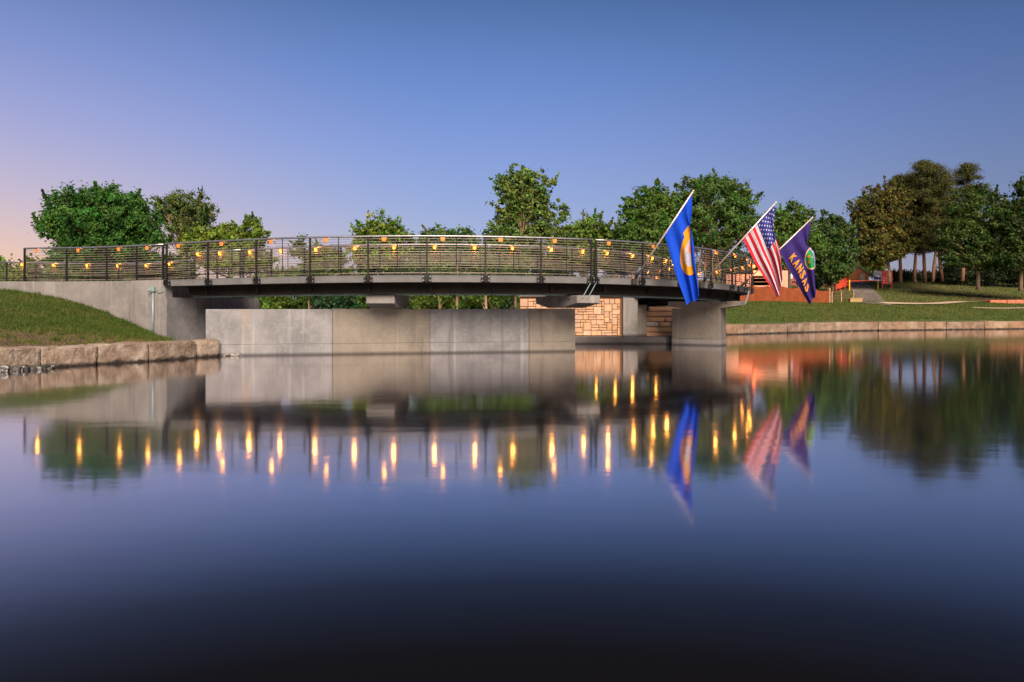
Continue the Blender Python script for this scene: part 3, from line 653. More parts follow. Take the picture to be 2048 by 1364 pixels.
courses = [(-0.12, [(6.6, 9.4)]), (0.16, [(6.55, 9.4)]), (0.435, [(6.75, 7.72), (7.75, 8.35), (8.38, 9.4)]), (0.71, [(6.78, 8.05), (8.08, 9.4)]), (0.985, [(6.82, 9.4)]), (1.25, [(7.2, 9.4)])]
for ic, (z0, segs) in enumerate(courses):
    for isg, (a, c) in enumerate(segs):
        me = rock_mesh('slab', c - a, 0.7, 0.27, 6, 0.02, 90 + ic * 5 + isg, 0.07)
        place('slab', me, limegrey if (ic == 2 and isg != 1) else limebig, sw, ((a + c) / 2, 42.3 + ic * 0.05, z0 + 0.13), 0)
# ------------------------------------------------------------------ flag poles and flags
alu = M('flag_pole_aluminium', (0.52, 0.43, 0.42), None, 0.35, metal=0.5)
def flagpole(label, base, tip):
    T = thing('flag_pole', label, 'flag pole', base, 'slanted flag poles on the bridge')
    d = (tip - base).normalized()
    MB().tube([base + d * 0.32, tip], 0.026, 8).build('pole', alu, T, True)
    MB().tube([base, base + d * 0.36], 0.04, 8).build('socket', paint_black, T, True)
    MB().sphere(tip + d * 0.02, 0.035).build('finial', alu, T, True)
    q = base - Vector((0, 0, 0.05)); MB().box(q, (0.16, 0.12, 0.2), (1, 0), 0.01).build('mount_plate', paint_black, T)
PB = [bp_(s_px(1268, -0.1), -0.12, -0.06), bp_(s_px(1403, -0.1), -0.12, -0.06), bp_(s_px(1480, -0.1), -0.12, -0.06)]
PT = [px(1386, 383, 24.1), px(1551, 406, 25.9), px(1624, 436, 28.8)]
flagpole('leftmost slanted pole holding the bright blue flag', PB[0], PT[0])
flagpole('middle slanted pole holding the striped flag', PB[1], PT[1])
flagpole('rightmost slanted pole holding the dark navy flag', PB[2], PT[2])
class Cloth:
    """limp flag: u along the fly, v along the hoist (0 bottom, 1 top)"""
    def __init__(s, base, tip, f0, f1, C_, D_, fold=0.7, waves=2.2, amp=0.10, ph=0.0, gap=0.05):
        dn = Vector((0, 0, -gap)); s.A = base.lerp(tip, f1) + dn; s.B = base.lerp(tip, f0) + dn; s.C = C_; s.D = D_; s.fold = fold; s.w = waves; s.a = amp; s.ph = ph
        s.n = Vector((-0.25, -1, 0)).normalized()
    def raw(s, u, v):
        Lp = s.B.lerp(s.C, u) + Vector((0, 0, -0.10 * math.sin(math.pi * u))) * 0.6; Rp = s.A.lerp(s.D, u)
        k = float(sstep(0.0, 0.55, u)); fd = s.fold
        if v < fd: wv = v / fd; back = 0
        else: wv = 1 - (v - fd) / fd * 0.75; back = (v - fd) / (1 - fd)
        q = v * (1 - k) + wv * k
        q = q + 0.05 * k * math.sin(2 * math.pi * 1.15 * u + s.ph) * (0.3 + v)
        p = Lp.lerp(Rp, q) + Vector((0, 0, 0.07 * u * u * math.sin(8 * v + s.ph)))
        dep = s.a * (0.15 + 0.85 * min(1, u * 1.6)) * math.sin(2 * math.pi * s.w * v + s.ph + u * 1.3) * (0.4 + 0.6 * v) - 0.22 * k * min(1, back * 1.5)
        return p + s.n * dep
    def pt(s, u, v, off=0.0):
        p = s.raw(u, v)
        if off:
            e = 0.01; du = s.raw(u + e, v) - s.raw(u - e, v); dv = s.raw(u, v + e) - s.raw(u, v - e); nn = du.cross(dv)
            if nn.length > 1e-9:
                nn.normalize(); p = p - nn * off
        return p
    def patch(s, name, mat, parent, u0, u1, v0, v1, nu, nv, off=0.0):
        vs_ = [s.pt(u0 + (u1 - u0) * i / nu, v0 + (v1 - v0) * j / nv, off) for i in range(nu + 1) for j in range(nv + 1)]
        fs = [(i * (nv + 1) + j, (i + 1) * (nv + 1) + j, (i + 1) * (nv + 1) + j + 1, i * (nv + 1) + j + 1) for i in range(nu) for j in range(nv)]
        o = link(name, mesh(name, vs_, fs), mat, parent, True); return o
    def disc(s, name, mat, parent, cu_, cv, ru, rv, r0=0.0, off=0.01, n=36, m=7, clip=None):
        vs_ = []; fs = []
        for j in range(m + 1):
            r = r0 + (1 - r0) * j / m
            for k in range(n):
                a = 2 * math.pi * k / n; du, dv = r * math.cos(a), r * math.sin(a)
                if clip: du, dv = clip(du, dv)
                vs_.append(s.pt(cu_ + ru * du, cv + rv * dv, off))
        for j in range(m):
            for k in range(n): fs.append((j * n + k, j * n + (k + 1) % n, (j + 1) * n + (k + 1) % n, (j + 1) * n + k))
        return link(name, mesh(name, vs_, fs), mat, parent, True)
def fabric(name, c, tr=0.25): return M(name, c, tuple(x * 0.86 for x in c), 0.8, 14, 3, transl=tr, spec=0.15)
f_blue = fabric('flag_blue', (0.005, 0.055, 0.50)); f_gold = fabric('flag_gold', (0.60, 0.24, 0.012)); f_pale = fabric('flag_pale', (0.36, 0.34, 0.42)); f_rust = fabric('flag_rust', (0.70, 0.13, 0.02))
f_red = fabric('flag_red', (0.52, 0.014, 0.026)); f_white = fabric('flag_white', (0.44, 0.40, 0.47)); f_canton = fabric('flag_canton', (0.03, 0.035, 0.22)); f_star = fabric('flag_star', (0.6, 0.58, 0.66))
f_navy = fabric('flag_navy', (0.032, 0.018, 0.13)); f_green = fabric('flag_green', (0.02, 0.22, 0.06)); f_lav = fabric('flag_lavender', (0.38, 0.32, 0.72)); f_tan = fabric('flag_tan', (0.50, 0.36, 0.22)); f_orange = fabric('flag_orange', (0.75, 0.27, 0.03)); f_sky = fabric('flag_sky', (0.25, 0.33, 0.62))
# blue flag
F1 = thing('flag', 'bright blue flag with a gold ring emblem hanging from the leftmost pole', 'flag', PT[0], 'flags hanging from the bridge')
c1 = Cloth(PB[0], PT[0], 0.525, 0.985, px(1374, 614, 24.2), px(1397, 592, 24.05), fold=0.66, waves=2.7, amp=0.19, ph=0.6)
c1.patch('cloth', f_blue, F1, 0, 1, 0, 1, 44, 40)
e1 = c1.disc('emblem_ring', f_gold, F1, 0.50, 0.56, 0.225, 0.37, r0=0.60, off=-0.012)
c1.disc('emblem_field', f_pale, F1, 0.50, 0.56, 0.137, 0.225, off=-0.012)
def star(cl, mat, parent, cu_, cv, ru, rv, off, rot=0.0, name='star', inner=0.42):
    vs_ = [cl.pt(cu_, cv, off)]
    for k in range(10):
        r = 1 if k % 2 == 0 else inner; a = math.pi / 2 + rot + math.pi * k / 5; vs_.append(cl.pt(cu_ + ru * r * math.cos(a), cv + rv * r * math.sin(a), off))
    return link(name, mesh(name, vs_, [(0, 1 + k, 1 + (k + 1) % 10) for k in range(10)]), mat, parent)
c1.disc('emblem_centre', f_rust, F1, 0.46, 0.56, 0.055, 0.085, off=-0.018, m=3, n=16)
c1.patch('emblem_crest', f_gold, F1, 0.225, 0.295, 0.46, 0.66, 4, 6, -0.012)
star(c1, f_gold, F1, 0.46, 0.56, 0.036, 0.055, -0.024, name='emblem_star')
# stars and stripes
F2 = thing('flag', 'red and white striped flag with starred blue canton on the middle pole', 'flag', PT[1], 'flags hanging from the bridge')
c2 = Cloth(PB[1], PT[1], 0.57, 0.985, px(1555, 600, 25.8), px(1565, 560, 25.7), fold=0.80, waves=3.1, amp=0.16, ph=2.2)
for k in range(13):
    v0, v1 = k / 13, (k + 1) / 13
    c2.patch('stripe', f_red if k % 2 == 0 else f_white, F2, 0.0 if k < 6 else 0.42, 1, v0, v1, 40 if k < 6 else 26, 3)
c2.patch('canton', f_canton, F2, 0, 0.42, 6 / 13, 1, 20, 22)
for r in range(9):
    for q in range(6 if r % 2 == 0 else 5):
        cu_ = 0.42 * ((q + 0.5) / 6 + (0 if r % 2 == 0 else 0.5 / 6)); cv = 6 / 13 + (7 / 13) * (r + 0.8) / 9.6
        star(c2, f_star, F2, cu_, cv, 0.0165, 0.0235, -0.010)
# navy state flag
F3 = thing('flag', 'dark navy flag lettered in gold with a round seal on the rightmost pole', 'flag', PT[2], 'flags hanging from the bridge')
c3_ = Cloth(PB[2], PT[2], 0.545, 0.985, px(1619, 605, 28.5), px(1634, 585, 28.4), fold=0.64, waves=3.0, amp=0.17, ph=4.0)
c3_.patch('cloth', f_navy, F3, 0, 1, 0, 1, 44, 40)
c3_.disc('seal_border', f_tan, F3, 0.50, 0.60, 0.165, 0.235, r0=0.88, off=-0.014, m=2)
c3_.disc('seal_field', f_green, F3, 0.50, 0.60, 0.146, 0.208, off=-0.012)
def band(lo, hi):
    def cl(du, dv):
        dv2 = max(lo, min(hi, dv)); r = math.sqrt(max(0.0, 1 - dv2 * dv2)); return (max(-r, min(r, du)), dv2)
    return cl
c3_.disc('seal_river', f_lav, F3, 0.50, 0.60, 0.146, 0.208, off=-0.018, clip=band(0.0, 0.34))
c3_.disc('seal_hills', f_orange, F3, 0.50, 0.60, 0.146, 0.208, off=-0.018, clip=band(0.36, 0.62))
c3_.disc('seal_sky', f_sky, F3, 0.50, 0.60, 0.146, 0.208, off=-0.018, clip=band(0.64, 1.0))
c3_.disc('seal_figure', f_rust, F3, 0.44, 0.50, 0.020, 0.028, off=-0.020, m=2, n=10)
c3_.disc('seal_figure', f_rust, F3, 0.52, 0.47, 0.022, 0.026, off=-0.020, m=2, n=10)
c3_.disc('seal_figure', f_pale, F3, 0.49, 0.55, 0.014, 0.018, off=-0.020, m=2, n=10)
for i, ch in enumerate('KANSAS'):
    cv_ = bpy.data.curves.new('letter', 'FONT'); cv_.body = ch; cv_.offset = 0.035; cv_.resolution_u = 2
    ob = bpy.data.objects.new('letter', cv_); COL.objects.link(ob); dg = bpy.context.evaluated_depsgraph_get(); dg.update()
    me = bpy.data.meshes.new_from_object(ob.evaluated_get(dg)); bpy.data.objects.remove(ob); bpy.data.curves.remove(cv_)
    bm = bmesh.new(); bm.from_mesh(me); bmesh.ops.triangulate(bm, faces=bm.faces[:])
    for _ in range(2): bmesh.ops.subdivide_edges(bm, edges=[e for e in bm.edges if e.calc_length() > 0.12], cuts=1); bmesh.ops.triangulate(bm, faces=bm.faces[:])
    xs = [q.co.x for q in bm.verts]; x0 = min(xs); wdt = max(xs) - x0
    for q in bm.verts:
        uu = 0.20 + i * 0.108 + (q.co.x - x0) / wdt * 0.085; v2 = 0.135 + q.co.y / 0.73 * 0.165; q.co = c3_.pt(uu, v2, -0.014)
    bm.to_mesh(me); bm.free(); me.name = 'letter'; link('letter', me, f_gold, F3)

# ------------------------------------------------------------------ right bank furniture
def on(x, Y, dz=0.0):
    X = (x - CX) / FPX * Y; return Vector((X, Y, gz(X, Y) + dz))
# trail, asphalt path
def ribbon(name, pts, wd, mat, lift=0.03, n=40):
    P = [Vector((p[0], p[1], 0)) for p in pts]; d = [0]
    for a, c in zip(P, P[1:]): d.append(d[-1] + (c - a).length)
    vs_ = []; fs = []; m_ = 6
    for i in range(n + 1):
        q = d[-1] * i / n; f = lambda key: float(np.interp(q, d, [getattr(p, key) for p in P])); q2 = min(d[-1], q + 0.3); q1 = max(0, q - 0.3)
        t_ = Vector((float(np.interp(q2, d, [p.x for p in P])) - float(np.interp(q1, d, [p.x for p in P])), float(np.interp(q2, d, [p.y for p in P])) - float(np.interp(q1, d, [p.y for p in P])), 0)).normalized()
        nn_ = Vector((-t_.y, t_.x, 0))
        for j in range(m_ + 1):
            p = Vector((f('x'), f('y'), 0)) + nn_ * wd * (j / m_ - 0.5); vs_.append((p.x, p.y, gz(p.x, p.y) + lift))
    for i in range(n):
        for j in range(m_): a = i * (m_ + 1) + j; fs.append((a, a + m_ + 1, a + m_ + 2, a + 1))
    return tag(link(name, mesh(name, vs_, fs), mat), kind='structure')
ribbon('asphalt_path', [(28.2, 62.2), (29.6, 64.5), (32.2, 72), (35.5, 80), (39.2, 90), (43.2, 100), (46, 108)], 2.3, asphalt, 0.06, 80)
ribbon('trail', [(29, 62.9), (31.5, 63.6), (34.5, 65.0), (38.5, 67.6), (44, 70)], 1.3, trailmat, 0.10, 50)
ribbon('kerb_line', [(36, 62.5), (40, 63.2), (48, 64.5), (56, 66)], 0.35, trailmat, 0.07, 50)
ribbon('mulch_ring', [(on(1930, 78).x, 77.6), (on(1985, 78).x, 77.6)], 2.2, soil, 0.05, 10)
ribbon('mulch_ring', [(on(2015, 76).x, 75.6), (on(2075, 76).x, 75.6)], 2.2, soil, 0.05, 10)
# low red stone wall at far right
redst = M('red_sandstone', (0.40, 0.13, 0.075), (0.30, 0.095, 0.055), 0.9, 3, 6, bump=0.4, piece=0.1)
rs = thing('low_stone_wall', 'low reddish sandstone step wall on the lawn at the far right edge', 'stone wall', on(2010, 68))
for k in range(5):
    a = on(1972 + k * 34, 68.0); h = 0.32 + 0.06 * min(k, 2)
    q = MB(); q.box((a.x + 0.7, a.y, a.z + h / 2 - 0.08), (1.42, 1.2, h), (1, 0.02), 0.03); q.build('slab', redst, rs)
# rust-orange silt fence
fen_m = M('orange_fence_fabric', (0.22, 0.050, 0.014), (0.16, 0.036, 0.010), 0.85, 3, 5, transl=0.2)
fx = [1478, 1505, 1535, 1566, 1598, 1630, 1660]; fpn = [on(x, 61.5 + i * 0.25) for i, x in enumerate(fx)]
sf = thing('silt_fence', 'rust-orange fabric construction fence across the far lawn behind the flags', 'fence', fpn[3])
ftop = [1.18, 1.28, 1.25, 1.22, 1.16, 1.10, 1.02]
for i in range(len(fpn) - 1):
    a, c = fpn[i], fpn[i + 1]; vs_ = []; fs = []; nu, nv = 10, 5
    for p in range(nu + 1):
        f = p / nu
        for q in range(nv + 1):
            g_ = q / nv; b_ = a.lerp(c, f); hh = (ftop[i] * (1 - f) + ftop[i + 1] * f) - 0.10 * math.sin(math.pi * f)
            vs_.append((b_.x, b_.y + 0.07 * math.sin(f * 9 + i) * math.sin(3 * g_), b_.z - 0.1 + g_ * (hh + 0.1)))
    for p in range(nu):
        for q in range(nv): k = p * (nv + 1) + q; fs.append((k, k + nv + 1, k + nv + 2, k + 1))
    link('fabric_panel', mesh('fabric_panel', vs_, fs), fen_m, sf, True)
for i, p in enumerate(fpn): MB().tube([p + Vector((0, 0.08, -0.15)), p + Vector((0, 0.08, ftop[i] + (0.18 if i == 6 else 0.05)))], 0.07 if i == 6 else 0.03, 7).build('post', wood, sf)
# split rail fence
sr = thing('rail_fence', 'short dark split rail fence right of the orange fabric fence', 'fence', on(1678, 63.5))
q0, q1 = on(1664, 63.3), on(1712, 66.0)
for f in (0.0, 0.38, 0.9):
    p = q0.lerp(q1, f); p.z = gz(p.x, p.y); MB().tube([p - Vector((0, 0, 0.1)), p + Vector((0, 0, 0.95))], 0.05, 7).build('post', wood, sr)
dkw = M('dark_rail_wood', (0.07, 0.05, 0.04), None, 0.9)
for h in (0.3, 0.55, 0.82): MB().tube([q0 + Vector((0, 0, h)), q1 + Vector((0, 0, h))], 0.035, 6).build('rail', dkw, sr)
tb = thing('timber_block', 'small tan timber box on the grass beside the asphalt path', 'planter', on(1711, 64.2))
q = on(1711, 64.2); MB().box((q.x, q.y, q.z + 0.14), (1.0, 0.4, 0.36), (1, 0), 0.02).build('body', M('tan_timber', (0.30, 0.20, 0.09), (0.22, 0.14, 0.06), 0.9, 8), tb)
MB().box((q.x, q.y, q.z + 0.345), (1.06, 0.46, 0.05), (1, 0), 0.01).build('rim', wood, tb)
# red notice board
red_b = M('red_board', (0.42, 0.035, 0.035), (0.36, 0.03, 0.03), 0.7, 6); red_l = M('board_print', (0.62, 0.30, 0.28), None, 0.8)
nbp = on(1774, 90); nbd = thing('notice_board', 'tall red notice board with rows of pale print beside the asphalt path', 'sign', nbp)
MB().box((nbp.x, nbp.y, nbp.z + 1.28), (1.22, 0.06, 1.50), (1, 0), 0.01).build('board', red_b, nbd)
for sx_ in (-0.5, 0.55): MB().box((nbp.x + sx_, nbp.y + 0.08, nbp.z + 0.9), (0.09, 0.09, 2.1), (1, 0), 0.008).build('post', red_b, nbd)
for r in range(7):
    for c in range(3):
        wl = random.uniform(0.16, 0.32); MB().box((nbp.x - 0.38 + c * 0.38, nbp.y - 0.034, nbp.z + 1.86 - r * 0.19), (wl, 0.006, 0.05), (1, 0)).build('print_row', red_l, nbd)
# orange net, shed, gate
netm = M('orange_net', (0.62, 0.07, 0.03), (0.5, 0.05, 0.02), 0.8, 6, transl=0.2)
on_ = thing('safety_net', 'crumpled red-orange safety net hung on stakes left of the asphalt path', 'barrier', on(1684, 86))
pts_ = [on(1672, 84), on(1680, 86), on(1690, 88), on(1697, 90)]
for i in range(3):
    a, c = pts_[i], pts_[i + 1]; vs_ = []; fs = []
    for p in range(9):
        for q in range(6):
            b_ = a.lerp(c, p / 8); vs_.append((b_.x, b_.y + 0.08 * math.sin(p * 1.7 + q), b_.z + 0.25 + (1.1 - 0.2 * math.sin(math.pi * p / 8)) * q / 5))
    for p in range(8):
        for q in range(5): k = p * 6 + q; fs.append((k, k + 6, k + 7, k + 1))
    link('net_panel', mesh('net_panel', vs_, fs), netm, on_)
for p in pts_: MB().tube([p - Vector((0, 0, 0.1)), p + Vector((0, 0, 1.5))], 0.04, 6).build('stake', netm, on_)
sp = on(1707, 104); sh = thing('shed', 'small gable shed with grey roof and orange front beyond the path', 'shed', sp)
shw = M('shed_boards', (0.26, 0.085, 0.03), (0.20, 0.065, 0.022), 0.8, 5, stretch=(4, 4, 0.3)); shr = M('shed_roof', (0.10, 0.095, 0.105), (0.08, 0.075, 0.08), 0.8, 5)
def gable(o, wx, dy, hw, hr, wallm, roofm, parent, ov=0.15):
    x0, x1, y0, y1, z = o.x - wx / 2, o.x + wx / 2, o.y - dy / 2, o.y + dy / 2, o.z
    b_ = MB(); b_.add([(x0, y0, z - .3), (x1, y0, z - .3), (x1, y1, z - .3), (x0, y1, z - .3), (x0, y0, z + hw), (x1, y0, z + hw), (x1, y1, z + hw), (x0, y1, z + hw), (o.x, y0, z + hr), (o.x, y1, z + hr)],
        [(0, 1, 5, 8, 4), (1, 2, 6, 5), (2, 3, 7, 9, 6), (3, 0, 4, 7), (4, 8, 9, 7), (5, 6, 9, 8)]); b_.build('wall', wallm, parent)
    for sg in (-1, 1):
        e = Vector((o.x + sg * (wx / 2 + ov), 0, z + hw - ov * (hr - hw) / (wx / 2))); r_ = MB(); t_ = Vector((0, 0, 0.08)); g_ = Vector((0, 0, 0.01))
        q = [Vector((e.x, y0 - ov, e.z)) + g_, Vector((o.x, y0 - ov, z + hr)) + g_, Vector((o.x, y1 + ov, z + hr)) + g_, Vector((e.x, y1 + ov, e.z)) + g_]
        r_.hexa(q, [k + t_ for k in q]); r_.build('roof', roofm, parent)
gable(sp, 2.6, 3.0, 0.95, 1.75, shw, shr, sh)
MB().box((sp.x + 0.5, sp.y - 1.52, sp.z + 0.4), (0.6, 0.05, 1.1), (1, 0)).build('door', M('shed_door', (0.22, 0.18, 0.16), None, 0.8), sh)
yel = M('yellow_post', (0.60, 0.33, 0.02), None, 0.6); redbar = M('red_bar', (0.62, 0.06, 0.03), None, 0.6)
bg_ = thing('barrier_gate', 'yellow-posted gate with thin red bar across the asphalt path', 'gate', on(1728, 88))
ga, gb = on(1699, 86), on(1756, 89)
for p in (ga, gb): MB().tube([p - Vector((0, 0, 0.1)), p + Vector((0, 0, 1.15))], 0.06, 8).build('post', yel, bg_)
MB().tube([ga + Vector((-0.4, -0.08, 1.0)), gb + Vector((0.7, -0.08, 1.02))], 0.035, 6).build('bar', redbar, bg_)
ws = on(1755, 97); wsg = thing('white_sign', 'small white and blue sign panel behind the red notice board', 'sign', ws)
MB().box((ws.x, ws.y, ws.z + 1.35), (0.95, 0.05, 0.6), (1, 0), 0.01).build('panel', M('white_panel', (0.6, 0.55, 0.62), None, 0.6), wsg)
MB().box((ws.x - 0.05, ws.y - 0.01, ws.z + 0.75), (0.8, 0.05, 0.35), (1, 0), 0.01).build('panel', M('blue_panel', (0.05, 0.06, 0.25), None, 0.6), wsg)
for sx_ in (-0.4, 0.4): MB().box((ws.x + sx_, ws.y + 0.06, ws.z + 0.75), (0.06, 0.06, 1.8), (1, 0)).build('post', dkw, wsg)
# underpass portal with sodium lamp
up = on(1512, 70); portal = thing('underpass_portal', 'orange-lit concrete underpass wall with a black opening and handrail', 'portal', up)
pcm = M('portal_concrete_lamplit', (0.40, 0.24, 0.17), (0.33, 0.20, 0.14), 0.85, 2)  # orange tint puts part of the lamp's glow into the concrete colour
xa, xb, xc, xd = on(1452, 70).x, on(1506, 70).x, on(1556, 70).x, on(1576, 70).x; zb = up.z
ztop, zo1, zo0 = px(0, 541, 70).z, px(0, 552, 70).z, px(0, 571, 70).z
MB().box(((xa + xb) / 2, 70.3, (zb - .3 + ztop - 0.35) / 2), (xb - xa, 0.6, ztop - 0.35 - zb + .3), (1, 0), 0.02).build('side_wall', pcm, portal)
MB().box(((xc + xd) / 2, 70.3, (zb - .3 + ztop) / 2), (xd - xc, 0.6, ztop - zb + .3), (1, 0), 0.02).build('side_wall', pcm, portal)
MB().box(((xb + xc) / 2, 70.3, (zo1 + ztop) / 2), (xc - xb, 0.62, ztop - zo1), (1, 0), 0.02).build('lintel', pcm, portal)
MB().box(((xb + xc) / 2, 70.3, (zb - .3 + zo0) / 2), (xc - xb, 0.58, zo0 - zb + .3), (1, 0), 0.02).build('parapet', pcm, portal)
blk = M('tunnel_dark', (0.012, 0.010, 0.010), None, 0.95)
tn = MB(); tn.box(((xb + xc) / 2, 74.2, (zo0 + zo1) / 2), (xc - xb + 0.4, 0.2, zo1 - zo0 + 0.6), (1, 0)); tn.build('tunnel_back', blk, portal)
for xx in (xb - 0.1, xc + 0.1): MB().box((xx, 72.4, (zo0 + zo1) / 2), (0.16, 3.5, zo1 - zo0 + 0.6), (1, 0)).build('tunnel_side', blk, portal)
MB().box(((xb + xc) / 2, 72.4, zo1 + 0.2), (xc - xb + 0.4, 3.5, 0.16), (1, 0)).build('tunnel_roof', blk, portal)
for fz in (0.30, 0.62): MB().tube([Vector((xb + 0.1, 69.9, zo0 + fz)), Vector((xc - 0.1, 69.9, zo0 + fz + 0.05))], 0.02, 6).build('handrail', wood, portal)
MB().box((xb - 0.05, 69.92, (zb + zo1 + 0.1) / 2), (0.12, 0.12, zo1 + 0.1 - zb), (1, 0), 0.01).build('frame_post', pcm, portal)
lp = px(1507, 533, 69.0); lg = Vector((lp.x - 0.02, 69.05, gz(lp.x, 69.05)))
lamp = thing('path_lamp', 'glowing orange-red globe lamp on a slim post by the underpass', 'lamp', lg)
MB().tube([lg - Vector((0, 0, .1)), Vector((lg.x, lg.y, lp.z - 0.12))], 0.045, 8).build('lamp_post', paint_black, lamp, True)
MB().sphere(lp, 0.15, 12, 8).build('globe', M('lamp_globe', (1, 0.4, 0.2), emit=((1.0, 0.11, 0.015), 1.4)), lamp, True)
MB().tube([Vector((lp.x, lg.y, lp.z + 0.14)), Vector((lp.x, lg.y, lp.z + 0.22))], [0.12, 0.03], 10).build('cap', paint_black, lamp)
pl = bpy.data.lights.new('lamp_light', 'POINT'); pl.energy = 110; pl.color = (1.0, 0.20, 0.05); pl.shadow_soft_size = 0.04
plo = bpy.data.objects.new('lamp_light', pl); COL.objects.link(plo); plo.location = Vector((lp.x, 69.32, lp.z + 0.04)) - lg; plo.parent = lamp
hs_ = on(1580, 95); hse = thing('brick_house', 'low red brick house half hidden under the trees behind the flags', 'house', hs_)
gable(hs_, 9, 6, 1.6, 3.0, M('red_brick', (0.26, 0.075, 0.055), (0.2, 0.055, 0.04), 0.9, 10), shr, hse, 0.3)
MB().box((hs_.x - 1.3, hs_.y - 3.02, hs_.z + 0.9), (1.1, 0.06, 0.8), (1, 0)).build('window', M('pale_window', (0.45, 0.45, 0.52), None, 0.3), hse)

# ------------------------------------------------------------------ trees and shrubs
def leaf_cloud(name, cen, size, cols, outward, parent, mat=leafm, aspect=0.55):
    n = len(cen); nrm = rng.normal(0, 1, (n, 3)) * 0.75 + outward * 0.8 + np.array([0, 0, 0.35]); nrm /= np.linalg.norm(nrm, axis=1)[:, None]
    a = np.cross(nrm, rng.normal(0, 1, (n, 3))); a /= np.linalg.norm(a, axis=1)[:, None] + 1e-9; b_ = np.cross(nrm, a)
    s = (size * rng.uniform(0.45, 1.35, n))[:, None]
    v = np.stack([cen - a * s, cen - b_ * s * aspect, cen + a * s, cen + b_ * s * aspect], 1).reshape(-1, 3)
    me = np_mesh(name, v, 4); set_tint(me, np.repeat(cols, 4, 0)); return link(name, me, mat, parent)
def limb(mb, a, c, r0, r1, bend=0.12, n=4):
    a, c = Vector(a), Vector(c); ln = (c - a).length; pts = []
    off = Vector((random.uniform(-1, 1), random.uniform(-1, 1), random.uniform(0, 1))) * bend * ln
    for i in range(n + 1):
        f = i / n; pts.append(a.lerp(c, f) + off * math.sin(math.pi * f))
    mb.tube(pts, [r0 + (r1 - r0) * i / n for i in range(n + 1)], 6, False)
